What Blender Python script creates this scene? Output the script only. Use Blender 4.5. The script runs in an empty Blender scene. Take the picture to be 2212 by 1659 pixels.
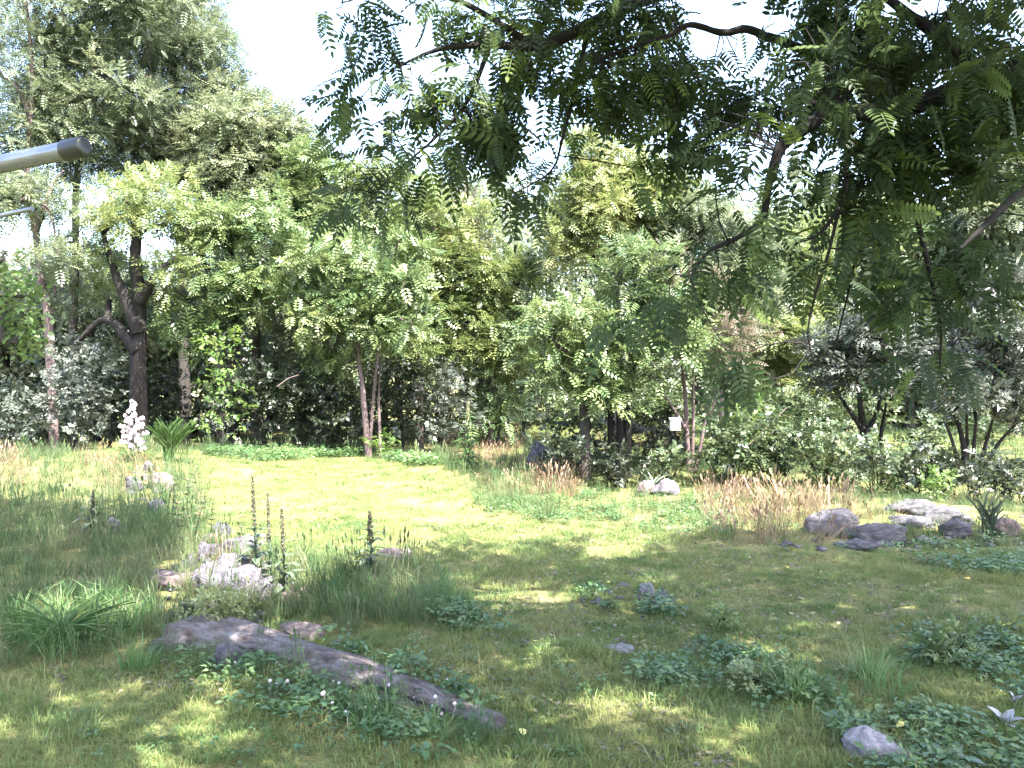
import bpy, bmesh, math
import numpy as np
from mathutils import Vector, noise as mnoise

# ------------------------------------------------------------------ camera, light, exposure
scene = bpy.context.scene
COL = scene.collection
rng = np.random.default_rng(11)
CAM_H, F, HOR = 2.6, 852.0, 375.0          # camera height (m), focal length and horizon in 1024 px units
K = 1024 / 2212.0
cam_data = bpy.data.cameras.new('camera')
cam_data.lens = 18 / (512 / F)
cam_data.sensor_width = 36
cam_data.clip_start = 0.05
cam_data.clip_end = 2000
cam = bpy.data.objects.new('camera', cam_data)
COL.objects.link(cam)
cam.location = (0, 0, CAM_H)
cam.rotation_euler = (math.radians(90) - math.atan((384 - HOR) / F), 0, 0)
scene.camera = cam

SUN_EL = math.radians(59)
SUN_AZ = math.radians(143)                 # clockwise from +Y: behind the camera, to the right
S = Vector((math.cos(SUN_EL) * math.sin(SUN_AZ), math.cos(SUN_EL) * math.cos(SUN_AZ), math.sin(SUN_EL)))
world = bpy.data.worlds.new('World')
scene.world = world
world.use_nodes = True
wn = world.node_tree
sky = wn.nodes.new('ShaderNodeTexSky')
sky.sky_type = 'NISHITA'
sky.sun_disc = False
sky.sun_elevation = SUN_EL
sky.sun_rotation = SUN_AZ
sky.air_density = 1.0
sky.ozone_density = 0.6
sky.dust_density = 3.0
bg = wn.nodes['Background']
bg.inputs['Strength'].default_value = 0.15
wn.links.new(sky.outputs[0], bg.inputs[0])
sd = bpy.data.lights.new('sun', 'SUN')
sd.energy = 5.0
sd.angle = math.radians(0.5)
sd.color = (1.0, 0.95, 0.86)
sun = bpy.data.objects.new('sun', sd)
COL.objects.link(sun)
sun.rotation_euler = S.to_track_quat('Z', 'Y').to_euler()
scene.view_settings.view_transform = 'Standard'
scene.view_settings.look = 'None'
scene.view_settings.gamma = 1
scene.view_settings.use_curve_mapping = False
scene.view_settings.exposure = 3.15
scene.cycles.max_bounces = 6
scene.cycles.diffuse_bounces = 4
scene.cycles.glossy_bounces = 2
scene.cycles.transmission_bounces = 4
scene.cycles.use_denoising = True
scene.cycles.caustics_reflective = False
scene.cycles.caustics_refractive = False

# ------------------------------------------------------------------ helpers
def sstep(a, b, x):
    t = np.clip((x - a) / (b - a), 0, 1)
    return t * t * (3 - 2 * t)

def H(x, y):
    """terrain height"""
    x = np.asarray(x, float); y = np.asarray(y, float)
    g = lambda cx, cy, rx, ry, h: h * np.exp(-((x - cx) / rx) ** 2 - ((y - cy) / ry) ** 2)
    z = 0.04 * np.sin(x * 0.9 + 1.3) * np.cos(y * 0.7) + 0.025 * np.sin(x * 2.3 + y * 1.7) + 0.015 * np.sin(x * 5.1 - y * 4.3)
    z = z + g(-10, 21, 5.5, 4.5, 0.6) + g(-3.3, 10.6, 1.6, 1.5, 0.22) + g(-6.5, 13, 3, 3, 0.25)
    z = z + g(7, 15.5, 2.2, 1.2, 0.25) + g(3.5, 21.5, 4.5, 2.5, 0.25) + g(0.3, 22.6, 1.9, 1.7, 0.38)
    return z

def W(u, v, d):
    """world point seen at (u, v) of the 2212 px wide picture at depth d"""
    return np.array([(u * K - 512) / F * d, d, CAM_H + (HOR - v * K) / F * d])

def X(u, d):
    return (u * K - 512) / F * d

def G(u, v):
    """ground point seen at (u, v)"""
    s = (HOR - v * K) / F
    ds = np.concatenate([np.arange(3.5, 30, 0.05), np.arange(30, 150, 0.5)])
    zz = CAM_H + s * ds
    h = H((u * K - 512) / F * ds, ds)
    below = np.nonzero(zz < h)[0]
    d = ds[below[0]] if len(below) else 120.0
    x = (u * K - 512) / F * d
    return np.array([x, d, float(H(x, d))])

def uv_of(x, y, z):
    return (x / y * F + 512) / K, (HOR - (z - CAM_H) / y * F) / K

def in_poly(px, py, poly):
    n = len(poly); inside = np.zeros(len(px), bool); j = n - 1
    for i in range(n):
        xi, yi = poly[i]; xj, yj = poly[j]
        c = ((yi > py) != (yj > py)) & (px < (xj - xi) * (py - yi) / (yj - yi + 1e-9) + xi)
        inside ^= c; j = i
    return inside

def norm(a):
    return a / (np.linalg.norm(a, axis=-1, keepdims=True) + 1e-9)

def vnoise(x, y, s, seed=0):
    """cheap smooth value noise in 0..1"""
    X_, Y_ = x * s + seed * 17.3, y * s - seed * 9.1
    xi, yi = np.floor(X_), np.floor(Y_)
    fx, fy = X_ - xi, Y_ - yi
    fx, fy = fx * fx * (3 - 2 * fx), fy * fy * (3 - 2 * fy)
    h = lambda a, b: np.modf(np.abs(np.sin(a * 127.1 + b * 311.7) * 43758.5453))[0]
    return (h(xi, yi) * (1 - fx) + h(xi + 1, yi) * fx) * (1 - fy) + (h(xi, yi + 1) * (1 - fx) + h(xi + 1, yi + 1) * fx) * fy

class MB:
    """collects vertex and face arrays, builds ONE mesh object"""
    def __init__(self):
        self.v = []; self.f = []; self.t = []; self.n = 0
    def add(self, v, f, tint=None):
        v = np.asarray(v, float).reshape(-1, 3)
        f = np.asarray(f, int)
        self.v.append(v); self.f.append(f + self.n)
        self.t.append(np.full(len(v), 0.5) if tint is None else np.broadcast_to(tint, (len(v),)))
        self.n += len(v)
    def mesh(self, name, mat=None, smooth=False):
        me = bpy.data.meshes.new(name)
        v = np.concatenate(self.v)
        me.vertices.add(len(v)); me.vertices.foreach_set('co', v.astype(np.float32).ravel())
        idx = np.concatenate([f.ravel() for f in self.f])
        cnt = np.concatenate([np.full(len(f), f.shape[1]) for f in self.f])
        me.loops.add(len(idx)); me.loops.foreach_set('vertex_index', idx.astype(np.int32))
        me.polygons.add(len(cnt))
        st = np.concatenate([[0], np.cumsum(cnt)[:-1]])
        me.polygons.foreach_set('loop_start', st.astype(np.int32))
        try:
            me.polygons.foreach_set('loop_total', cnt.astype(np.int32))
        except Exception:
            pass
        if smooth:
            me.polygons.foreach_set('use_smooth', np.ones(len(cnt), bool))
        a = me.attributes.new('tint', 'FLOAT', 'POINT')
        a.data.foreach_set('value', np.concatenate(self.t).astype(np.float32))
        me.update(calc_edges=True)
        if mat: me.materials.append(mat)
        return me
    def build(self, name, mat=None, parent=None, smooth=False, kind=None):
        o = bpy.data.objects.new(name, self.mesh(name, mat, smooth))
        COL.objects.link(o)
        if parent: o.parent = parent
        if kind: o['kind'] = kind
        return o

def tag(o, label=None, cat=None, group=None, kind=None):
    if label: o['label'] = label
    if cat: o['category'] = cat
    if group: o['group'] = group
    if kind: o['kind'] = kind
    return o

def empty(name, loc=(0, 0, 0)):
    o = bpy.data.objects.new(name, None)
    COL.objects.link(o)
    o.location = loc
    o.empty_display_size = 0.2
    return o

def link(name, me, parent=None, loc=(0, 0, 0), rot=(0, 0, 0), scl=1.0):
    o = bpy.data.objects.new(name, me)
    COL.objects.link(o)
    if parent: o.parent = parent
    o.location = loc; o.rotation_euler = rot
    o.scale = (scl, scl, scl) if np.isscalar(scl) else scl
    return o

def smooth_line(pts, n):
    pts = np.asarray(pts, float)
    if len(pts) == 2:
        t = np.linspace(0, 1, n)[:, None]
        return pts[0] * (1 - t) + pts[1] * t
    P = np.vstack([2 * pts[0] - pts[1], pts, 2 * pts[-1] - pts[-2]])
    seg = len(pts) - 1
    out = []
    for s in np.linspace(0, seg - 1e-6, n):
        i = int(s); t = s - i
        p0, p1, p2, p3 = P[i:i + 4]
        out.append(0.5 * ((2 * p1) + (-p0 + p2) * t + (2 * p0 - 5 * p1 + 4 * p2 - p3) * t ** 2 + (-p0 + 3 * p1 - 3 * p2 + p3) * t ** 3))
    return np.array(out)

def add_tube(mb, pts, r0, r1, sides=6, n=None, wob=0.0, cap=True, pw=1.0):
    p = smooth_line(pts, n or max(2, len(pts) * 3)) if n != 0 else np.asarray(pts, float)
    n = len(p)
    t = norm(np.gradient(p, axis=0))
    ref = np.array([0, 0, 1.0]) if abs(t[:, 2]).mean() < 0.8 else np.array([1.0, 0, 0])
    a = norm(np.cross(t, ref)); b = np.cross(t, a)
    r = r1 + (r0 - r1) * (1 - np.linspace(0, 1, n)) ** pw
    ang = np.arange(sides) * 2 * math.pi / sides
    rr = r[:, None] * (1 + (rng.normal(0, wob, (n, sides)) if wob else 0))
    v = p[:, None, :] + rr[..., None] * (np.cos(ang)[None, :, None] * a[:, None, :] + np.sin(ang)[None, :, None] * b[:, None, :])
    i = np.arange(n - 1)[:, None] * sides; j = np.arange(sides)[None, :]; k = (j + 1) % sides
    f = np.stack([i + j, i + k, i + sides + k, i + sides + j], -1).reshape(-1, 4)
    mb.add(v, f, rng.random())
    if cap:
        mb.add(v[-1], np.array([list(range(sides))]))
        mb.add(v[0][::-1], np.array([list(range(sides))]))
    return p

# ---- leaf templates: (verts, faces) in a frame x = along, y = across, z = normal, unit length
def T_leaf(w=0.22):
    return np.array([[0, 0, 0], [.42, w, .06], [1, 0, -.12], [.42, -w, .06]]), np.array([[0, 1, 2], [0, 2, 3]])

def T_frond(pairs, ll, lw, droop, start=0.15, hexa=False):
    V, Fc = [], []
    def leaflet(x, z, dx, dy, l):
        d = np.array([dx, dy, -0.25]); d /= np.linalg.norm(d)
        lat = np.array([-d[1], d[0], 0]); lat /= np.linalg.norm(lat)
        b = np.array([x, 0, z]); k = len(V)
        if hexa:
            for (s, w, h) in ((0, 0, 0), (.3, 1, .02), (.68, .8, 0), (1, 0, -.05), (.68, -.8, 0), (.3, -1, .02)):
                V.append(b + d * l * s + lat * lw * w + np.array([0, 0, h * l * 2]))
            Fc.append([k, k + 1, k + 2, k + 3]); Fc.append([k, k + 3, k + 4, k + 5])
        else:
            for (s, w) in ((0, 0), (.45, 1), (1, 0), (.45, -1)):
                V.append(b + d * l * s + lat * lw * w)
            Fc.append([k, k + 1, k + 2, k + 3])
    for i in range(pairs):
        t = start + (1 - start) * i / pairs
        l = ll * (0.75 + 0.5 * math.sin(math.pi * min(1, 0.2 + t * 0.8)))
        z = -droop * t * t
        for s in (1, -1):
            leaflet(t, z, 0.45, s, l)
    leaflet(1 - 0.5 / pairs, -droop, 1, 0.1, ll)
    if not hexa: return np.array(V), np.array(Fc)
    k = len(V)                                   # the rachis, a thin strip
    w = 0.012 if hexa else 0.01
    V += [np.array([0, w, 0]), np.array([0, -w, 0]), np.array([.5, -w, -droop * .25]), np.array([.5, w, -droop * .25]), np.array([1, -w * .4, -droop]), np.array([1, w * .4, -droop])]
    Fc += [[k, k + 1, k + 2, k + 3], [k + 3, k + 2, k + 4, k + 5]]
    return np.array(V), np.array(Fc)

def T_spray(n, w, seed):
    r = np.random.default_rng(seed); V, Fc = [], []
    for i in range(n):
        t = (i + .5) / n
        s = 1 if i % 2 else -1
        d = np.array([0.5 + r.normal(0, .2), s * (0.8 + r.normal(0, .2)), r.normal(-.1, .35)]); d /= np.linalg.norm(d)
        lat = np.cross(d, [0, 0, 1]); lat /= np.linalg.norm(lat)
        nn = np.cross(lat, d)
        b = np.array([t * .75, 0, -.15 * t * t]); l = .42 * r.uniform(.75, 1.15); k = len(V)
        V += [b, b + d * l * .45 + lat * w * l + nn * .04, b + d * l, b + d * l * .45 - lat * w * l + nn * .04]
        Fc.append([k, k + 1, k + 2, k + 3])
    return np.array(V), np.array(Fc)

def bake(mb, tpl, pos, ax, nr, ln, tint, wid=1.0):
    tv, tf = tpl
    ax = norm(ax); lat = norm(np.cross(nr, ax)); nr = np.cross(ax, lat)
    ln = np.asarray(ln, float)[:, None, None] if not np.isscalar(ln) else ln
    v = pos[:, None, :] + ln * (tv[None, :, 0:1] * ax[:, None] + wid * tv[None, :, 1:2] * lat[:, None] + tv[None, :, 2:3] * nr[:, None])
    N, M = len(pos), len(tv)
    f = (tf[None] + (np.arange(N) * M)[:, None, None]).reshape(-1, tf.shape[1])
    mb.add(v, f, np.repeat(tint, M))

# ------------------------------------------------------------------ materials
def new_mat(name):
    m = bpy.data.materials.new(name); m.use_nodes = True
    nt = m.node_tree; nt.nodes.clear()
    return m, nt, nt.nodes.new('ShaderNodeOutputMaterial')

def node(nt, t, **kw):
    n = nt.nodes.new(t)
    for k, v in kw.items(): setattr(n, k, v)
    return n

def ramp(nt, stops):
    r = nt.nodes.new('ShaderNodeValToRGB')
    e = r.color_ramp.elements
    e[0].position, e[0].color = stops[0][0], (*stops[0][1], 1)
    e[1].position, e[1].color = stops[-1][0], (*stops[-1][1], 1)
    for p, c in stops[1:-1]:
        x = e.new(p); x.color = (*c, 1)
    return r

def leaf_mat(name, cols, trans=0.35, rough=0.45, src='tint', spec=0.5, patch=0.0):
    m, nt, out = new_mat(name)
    L = nt.links.new
    if src == 'tint':
        a = node(nt, 'ShaderNodeAttribute', attribute_name='tint'); fac = a.outputs['Fac']
    else:
        a = node(nt, 'ShaderNodeObjectInfo'); fac = a.outputs['Random']
    if patch:
        g = node(nt, 'ShaderNodeNewGeometry'); nz = node(nt, 'ShaderNodeTexNoise')
        nz.inputs['Scale'].default_value = patch; nz.inputs['Detail'].default_value = 3
        L(g.outputs['Position'], nz.inputs['Vector'])
        mr = node(nt, 'ShaderNodeMapRange'); mr.inputs[1].default_value = .37; mr.inputs[2].default_value = .63
        L(nz.outputs['Fac'], mr.inputs[0])
        mx = node(nt, 'ShaderNodeMath', operation='MULTIPLY_ADD'); mx.inputs[1].default_value = 0.45
        L(fac, mx.inputs[0])
        m2 = node(nt, 'ShaderNodeMath', operation='MULTIPLY'); m2.inputs[1].default_value = 0.55
        L(mr.outputs[0], m2.inputs[0]); L(m2.outputs[0], mx.inputs[2])
        fac = mx.outputs[0]
    r = ramp(nt, [(i / (len(cols) - 1), c) for i, c in enumerate(cols)])
    L(fac, r.inputs[0])
    p = node(nt, 'ShaderNodeBsdfPrincipled')
    p.inputs['Roughness'].default_value = rough
    p.inputs['Specular IOR Level'].default_value = spec
    L(r.outputs[0], p.inputs['Base Color'])
    tr = node(nt, 'ShaderNodeBsdfTranslucent')
    hs = node(nt, 'ShaderNodeHueSaturation'); hs.inputs['Value'].default_value = 1.5; hs.inputs['Hue'].default_value = 0.485
    L(r.outputs[0], hs.inputs['Color']); L(hs.outputs[0], tr.inputs['Color'])
    mix = node(nt, 'ShaderNodeMixShader'); mix.inputs[0].default_value = trans
    L(p.outputs[0], mix.inputs[1]); L(tr.outputs[0], mix.inputs[2]); L(mix.outputs[0], out.inputs[0])
    return m

def rough_mat(name, stops, scale=6, detail=8, bump=0.4, rough=0.85, stretch=(1, 1, 1), bscale=None, dist=0.02, coord='Object'):
    m, nt, out = new_mat(name); L = nt.links.new
    tc = node(nt, 'ShaderNodeTexCoord'); mp = node(nt, 'ShaderNodeMapping')
    mp.inputs['Scale'].default_value = stretch
    L(tc.outputs[coord], mp.inputs[0])
    nz = node(nt, 'ShaderNodeTexNoise'); nz.inputs['Scale'].default_value = scale; nz.inputs['Detail'].default_value = detail
    nz.inputs['Roughness'].default_value = .65
    L(mp.outputs[0], nz.inputs['Vector'])
    r = ramp(nt, stops); L(nz.outputs['Fac'], r.inputs[0])
    p = node(nt, 'ShaderNodeBsdfPrincipled'); p.inputs['Roughness'].default_value = rough
    p.inputs['Specular IOR Level'].default_value = .25
    L(r.outputs[0], p.inputs['Base Color'])
    n2 = node(nt, 'ShaderNodeTexNoise'); n2.inputs['Scale'].default_value = bscale or scale * 3; n2.inputs['Detail'].default_value = 6
    L(mp.outputs[0], n2.inputs['Vector'])
    b = node(nt, 'ShaderNodeBump'); b.inputs['Strength'].default_value = bump; b.inputs['Distance'].default_value = dist
    L(n2.outputs['Fac'], b.inputs['Height']); L(b.outputs[0], p.inputs['Normal'])
    L(p.outputs[0], out.inputs[0])
    return m

M = {}
M['heaven'] = leaf_mat('leaf_mid_green', [(0.037, 0.070, 0.030), (0.068, 0.113, 0.042), (0.113, 0.163, 0.060), (0.176, 0.213, 0.092)], trans=.26, spec=.6)
M['locust'] = leaf_mat('leaf_grey_green', [(0.052, 0.076, 0.045), (0.085, 0.115, 0.065), (0.129, 0.160, 0.089), (0.190, 0.211, 0.126)], trans=.28, spec=.6)
M['yellow'] = leaf_mat('leaf_yellow_green', [(0.057, 0.092, 0.031), (0.097, 0.134, 0.044), (0.141, 0.177, 0.059), (0.199, 0.215, 0.085)], trans=.28, spec=.6)
M['olive'] = leaf_mat('leaf_silver', [(0.033, 0.046, 0.035), (0.053, 0.066, 0.053), (0.077, 0.090, 0.073), (0.121, 0.132, 0.110)], trans=.15, rough=.4)
M['dark'] = leaf_mat('leaf_dark', [(0.009, 0.016, 0.009), (0.014, 0.023, 0.012), (0.022, 0.031, 0.016), (0.039, 0.047, 0.023)], trans=.18)  # leaf colour lowered to stand in for shade under the trees
M['bright'] = leaf_mat('leaf_fresh', [(.045, .095, .022), (.07, .13, .03), (.095, .155, .04), (.14, .19, .07)], trans=.4)
M['dry'] = leaf_mat('leaf_dry', [(.06, .065, .035), (.09, .085, .05), (.125, .105, .07), (.18, .14, .11)])
M['walnut'] = leaf_mat('leaf_walnut', [(0.024, 0.042, 0.019), (0.036, 0.060, 0.024), (0.054, 0.087, 0.030), (0.112, 0.165, 0.038)], trans=.45, rough=.55, spec=.3)
M['lawn'] = leaf_mat('lawn_blade', [(.058, .11, .036), (.095, .145, .046), (.15, .182, .06), (.24, .215, .105)], trans=.25, rough=.6, src='obj', patch=.9, spec=.3)
M['meadow'] = leaf_mat('meadow_blade', [(.032, .068, .026), (.054, .094, .036), (.085, .118, .05), (.15, .14, .082)], trans=.3, rough=.6, src='obj', patch=.7, spec=.3)
M['straw'] = leaf_mat('straw_blade', [(0.111, 0.089, 0.044), (0.163, 0.118, 0.070), (0.215, 0.152, 0.104), (0.252, 0.185, 0.141)], trans=.25, rough=.7, src='obj', spec=.2)
M['lush'] = leaf_mat('lush_blade', [(0.044, 0.106, 0.035), (0.069, 0.144, 0.045), (0.100, 0.175, 0.057), (0.150, 0.213, 0.088)], trans=.35, rough=.45, src='obj')
M['weed'] = leaf_mat('weed_leaf', [(0.034, 0.078, 0.032), (0.054, 0.108, 0.041), (0.084, 0.146, 0.051), (0.135, 0.189, 0.081)], trans=.3, rough=.45, src='obj', patch=.8)
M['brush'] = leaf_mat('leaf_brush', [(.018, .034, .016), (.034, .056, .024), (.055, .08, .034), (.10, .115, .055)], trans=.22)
M['mullein'] = leaf_mat('mullein_leaf', [(.035, .06, .034), (.055, .08, .048), (.08, .105, .066)], trans=.15, rough=.75)
M['spike'] = leaf_mat('spike_brown', [(.035, .035, .02), (.055, .05, .028), (.08, .07, .04), (.12, .11, .05)], trans=.05, rough=.8)
M['meadow_spike'] = leaf_mat('spike_green', [(.09, .11, .05), (.13, .14, .07), (.17, .17, .09)], trans=.1, rough=.8)
M['bloom'] = leaf_mat('pale_bloom', [(0.225, 0.232, 0.262), (0.315, 0.323, 0.352)], trans=.2, rough=.6)
M['yellowleaf'] = leaf_mat('fallen_leaf_yellow', [(.5, .36, .05), (.6, .5, .1), (.55, .5, .18)], trans=.2, rough=.6, src='obj')
M['petal'] = leaf_mat('petal_white', [(.44, .35, .38), (.5, .43, .46), (.54, .48, .5)], trans=.2, rough=.6)
M['paleleaf'] = leaf_mat('leaf_pale', [(.10, .15, .10), (.16, .21, .15)], trans=.2, rough=.5)
M['bark'] = rough_mat('bark_grey_brown', [(.3, (0.021, 0.018, 0.017)), (.5, (0.045, 0.040, 0.037)), (.7, (0.078, 0.070, 0.066))], 7, 8, .8, .9, (0.600, 0.600, 0.108), 22)
M['barkpink'] = rough_mat('bark_pinkish', [(.3, (0.056, 0.038, 0.038)), (.5, (0.105, 0.077, 0.077)), (.7, (0.154, 0.119, 0.115))], 7, 8, .7, .9, (0.700, 0.700, 0.140), 20)
M['barkdark'] = rough_mat('bark_dark', [(.3, (0.007, 0.006, 0.006)), (.5, (0.015, 0.013, 0.013)), (.7, (0.029, 0.026, 0.024))], 8, 8, .9, .9, (0.450, 0.450, 0.090), 24)
M['rock'] = rough_mat('rock_lavender_grey', [(.3, (0.029, 0.026, 0.032)), (.43, (0.061, 0.056, 0.068)), (.56, (0.097, 0.088, 0.104)), (.75, (0.151, 0.140, 0.158))], 3.2, 12, 1.0, .9, bscale=14)
M['rockdark'] = rough_mat('rock_dark_grey', [(.3, (0.019, 0.016, 0.021)), (.48, (0.049, 0.047, 0.054)), (.72, (0.124, 0.117, 0.133))], 4.5, 12, 1.0, .9, (0.829, 0.829, 1.657), bscale=16)
M['rockpink'] = rough_mat('rock_pink_grey', [(.3, (0.056, 0.040, 0.040)), (.5, (0.116, 0.088, 0.086)), (.7, (0.184, 0.152, 0.150))], 5, 12, 1.0, .9, bscale=16)
M['rockpale'] = rough_mat('rock_pale', [(.3, (.10, .092, .108)), (.5, (.2, .185, .21)), (.72, (.34, .32, .35))], 5, 12, 1.0, .9, bscale=18)
M['log'] = rough_mat('weathered_wood', [(.3, (.03, .025, .026)), (.44, (.085, .068, .068)), (.54, (.12, .105, .105)), (.64, (.16, .15, .165)), (.78, (.25, .235, .25))], 3.2, 12, 1.0, .9, (1.5, 3.2, 3.2), 13, dist=.06)
M['soil'] = None

def simple(name, col, rough, metal=0.0):
    m, nt, out = new_mat(name)
    p = node(nt, 'ShaderNodeBsdfPrincipled')
    nz = node(nt, 'ShaderNodeTexNoise'); nz.inputs['Scale'].default_value = 30; nz.inputs['Detail'].default_value = 4
    r = ramp(nt, [(.35, tuple(c * .85 for c in col)), (.65, col)])
    nt.links.new(nz.outputs['Fac'], r.inputs[0]); nt.links.new(r.outputs[0], p.inputs['Base Color'])
    p.inputs['Roughness'].default_value = rough; p.inputs['Metallic'].default_value = metal
    nt.links.new(p.outputs[0], out.inputs[0])
    return m
M['alu'] = simple('brushed_aluminium', (.20, .21, .25), .27, .7)
M['rubber'] = simple('black_rubber', (.012, .013, .016), .42)
M['white'] = simple('white_paint', (.82, .82, .82), .5)
M['grey'] = simple('grey_paint', (.3, .3, .3), .6)

def ground_mat():
    m, nt, out = new_mat('ground_turf'); L = nt.links.new
    g = node(nt, 'ShaderNodeNewGeometry')
    n1 = node(nt, 'ShaderNodeTexNoise'); n1.inputs['Scale'].default_value = .8; n1.inputs['Detail'].default_value = 6
    n2 = node(nt, 'ShaderNodeTexNoise'); n2.inputs['Scale'].default_value = 28; n2.inputs['Detail'].default_value = 8
    for n in (n1, n2): L(g.outputs['Position'], n.inputs['Vector'])
    r1 = ramp(nt, [(.3, (.05, .065, .022)), (.5, (.085, .095, .035)), (.66, (.15, .125, .065))])
    r2 = ramp(nt, [(.3, (.04, .035, .02)), (.5, (.11, .115, .045)), (.7, (.2, .17, .085))])
    L(n1.outputs['Fac'], r1.inputs[0]); L(n2.outputs['Fac'], r2.inputs[0])
    mx = node(nt, 'ShaderNodeMix', data_type='RGBA'); mx.inputs[0].default_value = .5
    L(r1.outputs[0], mx.inputs[6]); L(r2.outputs[0], mx.inputs[7])
    p = node(nt, 'ShaderNodeBsdfPrincipled'); p.inputs['Roughness'].default_value = .95
    p.inputs['Specular IOR Level'].default_value = .1
    L(mx.outputs[2], p.inputs['Base Color'])
    b = node(nt, 'ShaderNodeBump'); b.inputs['Strength'].default_value = .8; b.inputs['Distance'].default_value = .04
    L(n2.outputs['Fac'], b.inputs['Height']); L(b.outputs[0], p.inputs['Normal'])
    L(p.outputs[0], out.inputs[0])
    return m

# ------------------------------------------------------------------ ground
def build_ground():
    xs = np.unique(np.concatenate([np.linspace(-400, -40, 19), np.linspace(-40, -16, 25), np.linspace(-16, 16, 161), np.linspace(16, 40, 25), np.linspace(40, 400, 19)]))
    ys = np.unique(np.concatenate([np.linspace(-200, -10, 12), np.linspace(-10, 3, 14), np.linspace(3, 30, 181), np.linspace(30, 70, 41), np.linspace(70, 700, 22)]))
    gx, gy = np.meshgrid(xs, ys)
    z = H(gx, gy)
    nx, ny = len(xs), len(ys)
    i = np.arange(ny - 1)[:, None] * nx + np.arange(nx - 1)[None, :]
    f = np.stack([i, i + 1, i + nx + 1, i + nx], -1).reshape(-1, 4)
    mb = MB(); mb.add(np.stack([gx, gy, z], -1), f)
    o = mb.build('ground', ground_mat(), smooth=True)
    tag(o, kind='structure', label='grassy yard ground running back to the wood')
build_ground()

# ------------------------------------------------------------------ trees
FR_A = T_frond(4, .30, .065, .16)
FR_B = T_frond(4, .32, .075, .2)
FR_C = T_frond(5, .22, .05, .10)
SP = [T_spray(7, .26, s) for s in range(4)]
SP_BIG = [T_spray(5, .34, s + 20) for s in range(3)]
SP_FINE = [T_spray(9, .16, s + 40) for s in range(3)]

DENS = 1.0
def crown_leaves(mb, centres, radii, per, tpl, size, flat=.6, droop=.35, tint0=0.5):
    for c, r in zip(centres, radii):
        n = max(3, int(per * DENS * (r / .8) ** 2 * rng.uniform(.75, 1.25)))
        d = norm(rng.normal(size=(n, 3))); d[:, 2] = np.where(rng.random(n) < .68, np.abs(d[:, 2]), d[:, 2])
        off = d * (r * rng.uniform(.3, 1.08, n) ** .6)[:, None]; csz = size * rng.uniform(.72, 1.3)
        off[:, 2] *= flat
        ax = d * .75 + rng.normal(0, .45, (n, 3)); ax[:, 2] -= droop
        nr = np.array([0, 0, 1.0]) + rng.normal(0, .35, (n, 3)) + d * .35
        tb = np.clip(tint0 + rng.normal(0, .2) + rng.normal(0, .15, n), 0, 1)
        t = tpl[rng.integers(len(tpl))] if isinstance(tpl, list) else tpl
        bake(mb, t, c + off, ax, nr, csz * rng.uniform(.65, 1.3, n), tb)

def ell_centres(ells, d, ncl, shell=.55):
    """cluster centres inside ellipsoids given as (u, v, ru, rv[, depth offset]) of the picture at depth d"""
    C, R = [], []
    wts = np.array([e[2] * e[3] for e in ells], float); wts /= wts.sum()
    for e, w in zip(ells, wts):
        n = max(2, int(round(ncl * w)))
        dd = d + (e[4] if len(e) > 4 else 0)
        s = K * dd / F
        c = W(e[0], e[1], dd)
        q = norm(rng.normal(size=(n, 3))) * (rng.uniform(shell ** 3, 1, n) ** (1 / 3))[:, None]
        C.append(c + q * np.array([e[2] * s, e[2] * s * .9, e[3] * s]))
        R.append(np.full(n, 1.0))
    C = np.concatenate(C)
    lo = H(C[:, 0], C[:, 1]) + .25
    C[:, 2] = np.maximum(C[:, 2], lo)
    return C

def tree(name, label, cat, d, stems, ells, mat, bark, tr=.16, ncl=60, rcl=.85, per=26, tpl=None, size=.55, limbs=9, tint0=.5, group=None, droop=.35, flat=.52, twig=.8):
    """stems: polylines of (u, v) at depth d, the first point at the ground"""
    p0 = G_at(stems[0][0][0], d)
    root = empty(name, p0)
    tag(root, label, cat, group)
    P0 = np.array(p0)
    tb = MB(); nodes = []
    for k, st in enumerate(stems):
        pts = [W(u, v, d + (0 if i == 0 else rng.normal(0, .15))) for i, (u, v) in enumerate(st)]
        if k == 0 or st[0] == stems[0][0] or abs(st[0][1] - stems[0][0][1]) < 12:
            pts[0][2] = float(H(pts[0][0], pts[0][1])) - .1
        r0 = tr * (1 if k == 0 else .62)
        p = add_tube(tb, np.array(pts) - P0, r0, r0 * .3, 8, len(pts) * 5, .06)
        nodes.append(p + P0)
    C = ell_centres(ells, d, ncl)
    nd = np.concatenate(nodes)
    hi = nd[nd[:, 2] > np.quantile(nd[:, 2], .35)]
    order = rng.permutation(len(C))
    ext = [hi]
    for q, i in enumerate(order):
        c = C[i]
        cand = np.concatenate(ext)
        below = cand[cand[:, 2] < c[2] + .3]
        cand = below if len(below) else cand
        a = cand[np.argmin(np.linalg.norm(cand - c, axis=1) + .5 * np.maximum(0, cand[:, 2] - c[2] + .5))]
        L_ = np.linalg.norm(c - a)
        mid = (a + c) / 2 + np.array([rng.normal(0, .08), rng.normal(0, .08), .12]) * L_
        if q < limbs:
            p = add_tube(tb, np.array([a, mid, c]) - P0, tr * .38, tr * .1, 5, 7, .05, cap=False)
            ext.append(p + P0)
        elif rng.random() < twig:
            p = add_tube(tb, np.array([a, mid, c]) - P0, .022, .008, 3, 4, cap=False)
            ext.append(p[2:] + P0)
    tb.build('trunk', M[bark], root, smooth=True)
    lb = MB()
    crown_leaves(lb, C - P0, rcl * rng.uniform(.65, 1.25, len(C)), per * (3.7 if mat == 'locust' else 2.2), tpl or FR_A, size * .82, flat, droop * .5, tint0)
    lb.build('crown', M[mat], root, kind='stuff')
    return root

def G_at(u, d):
    x = X(u, d)
    return (x, d, float(H(x, d)))

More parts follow.
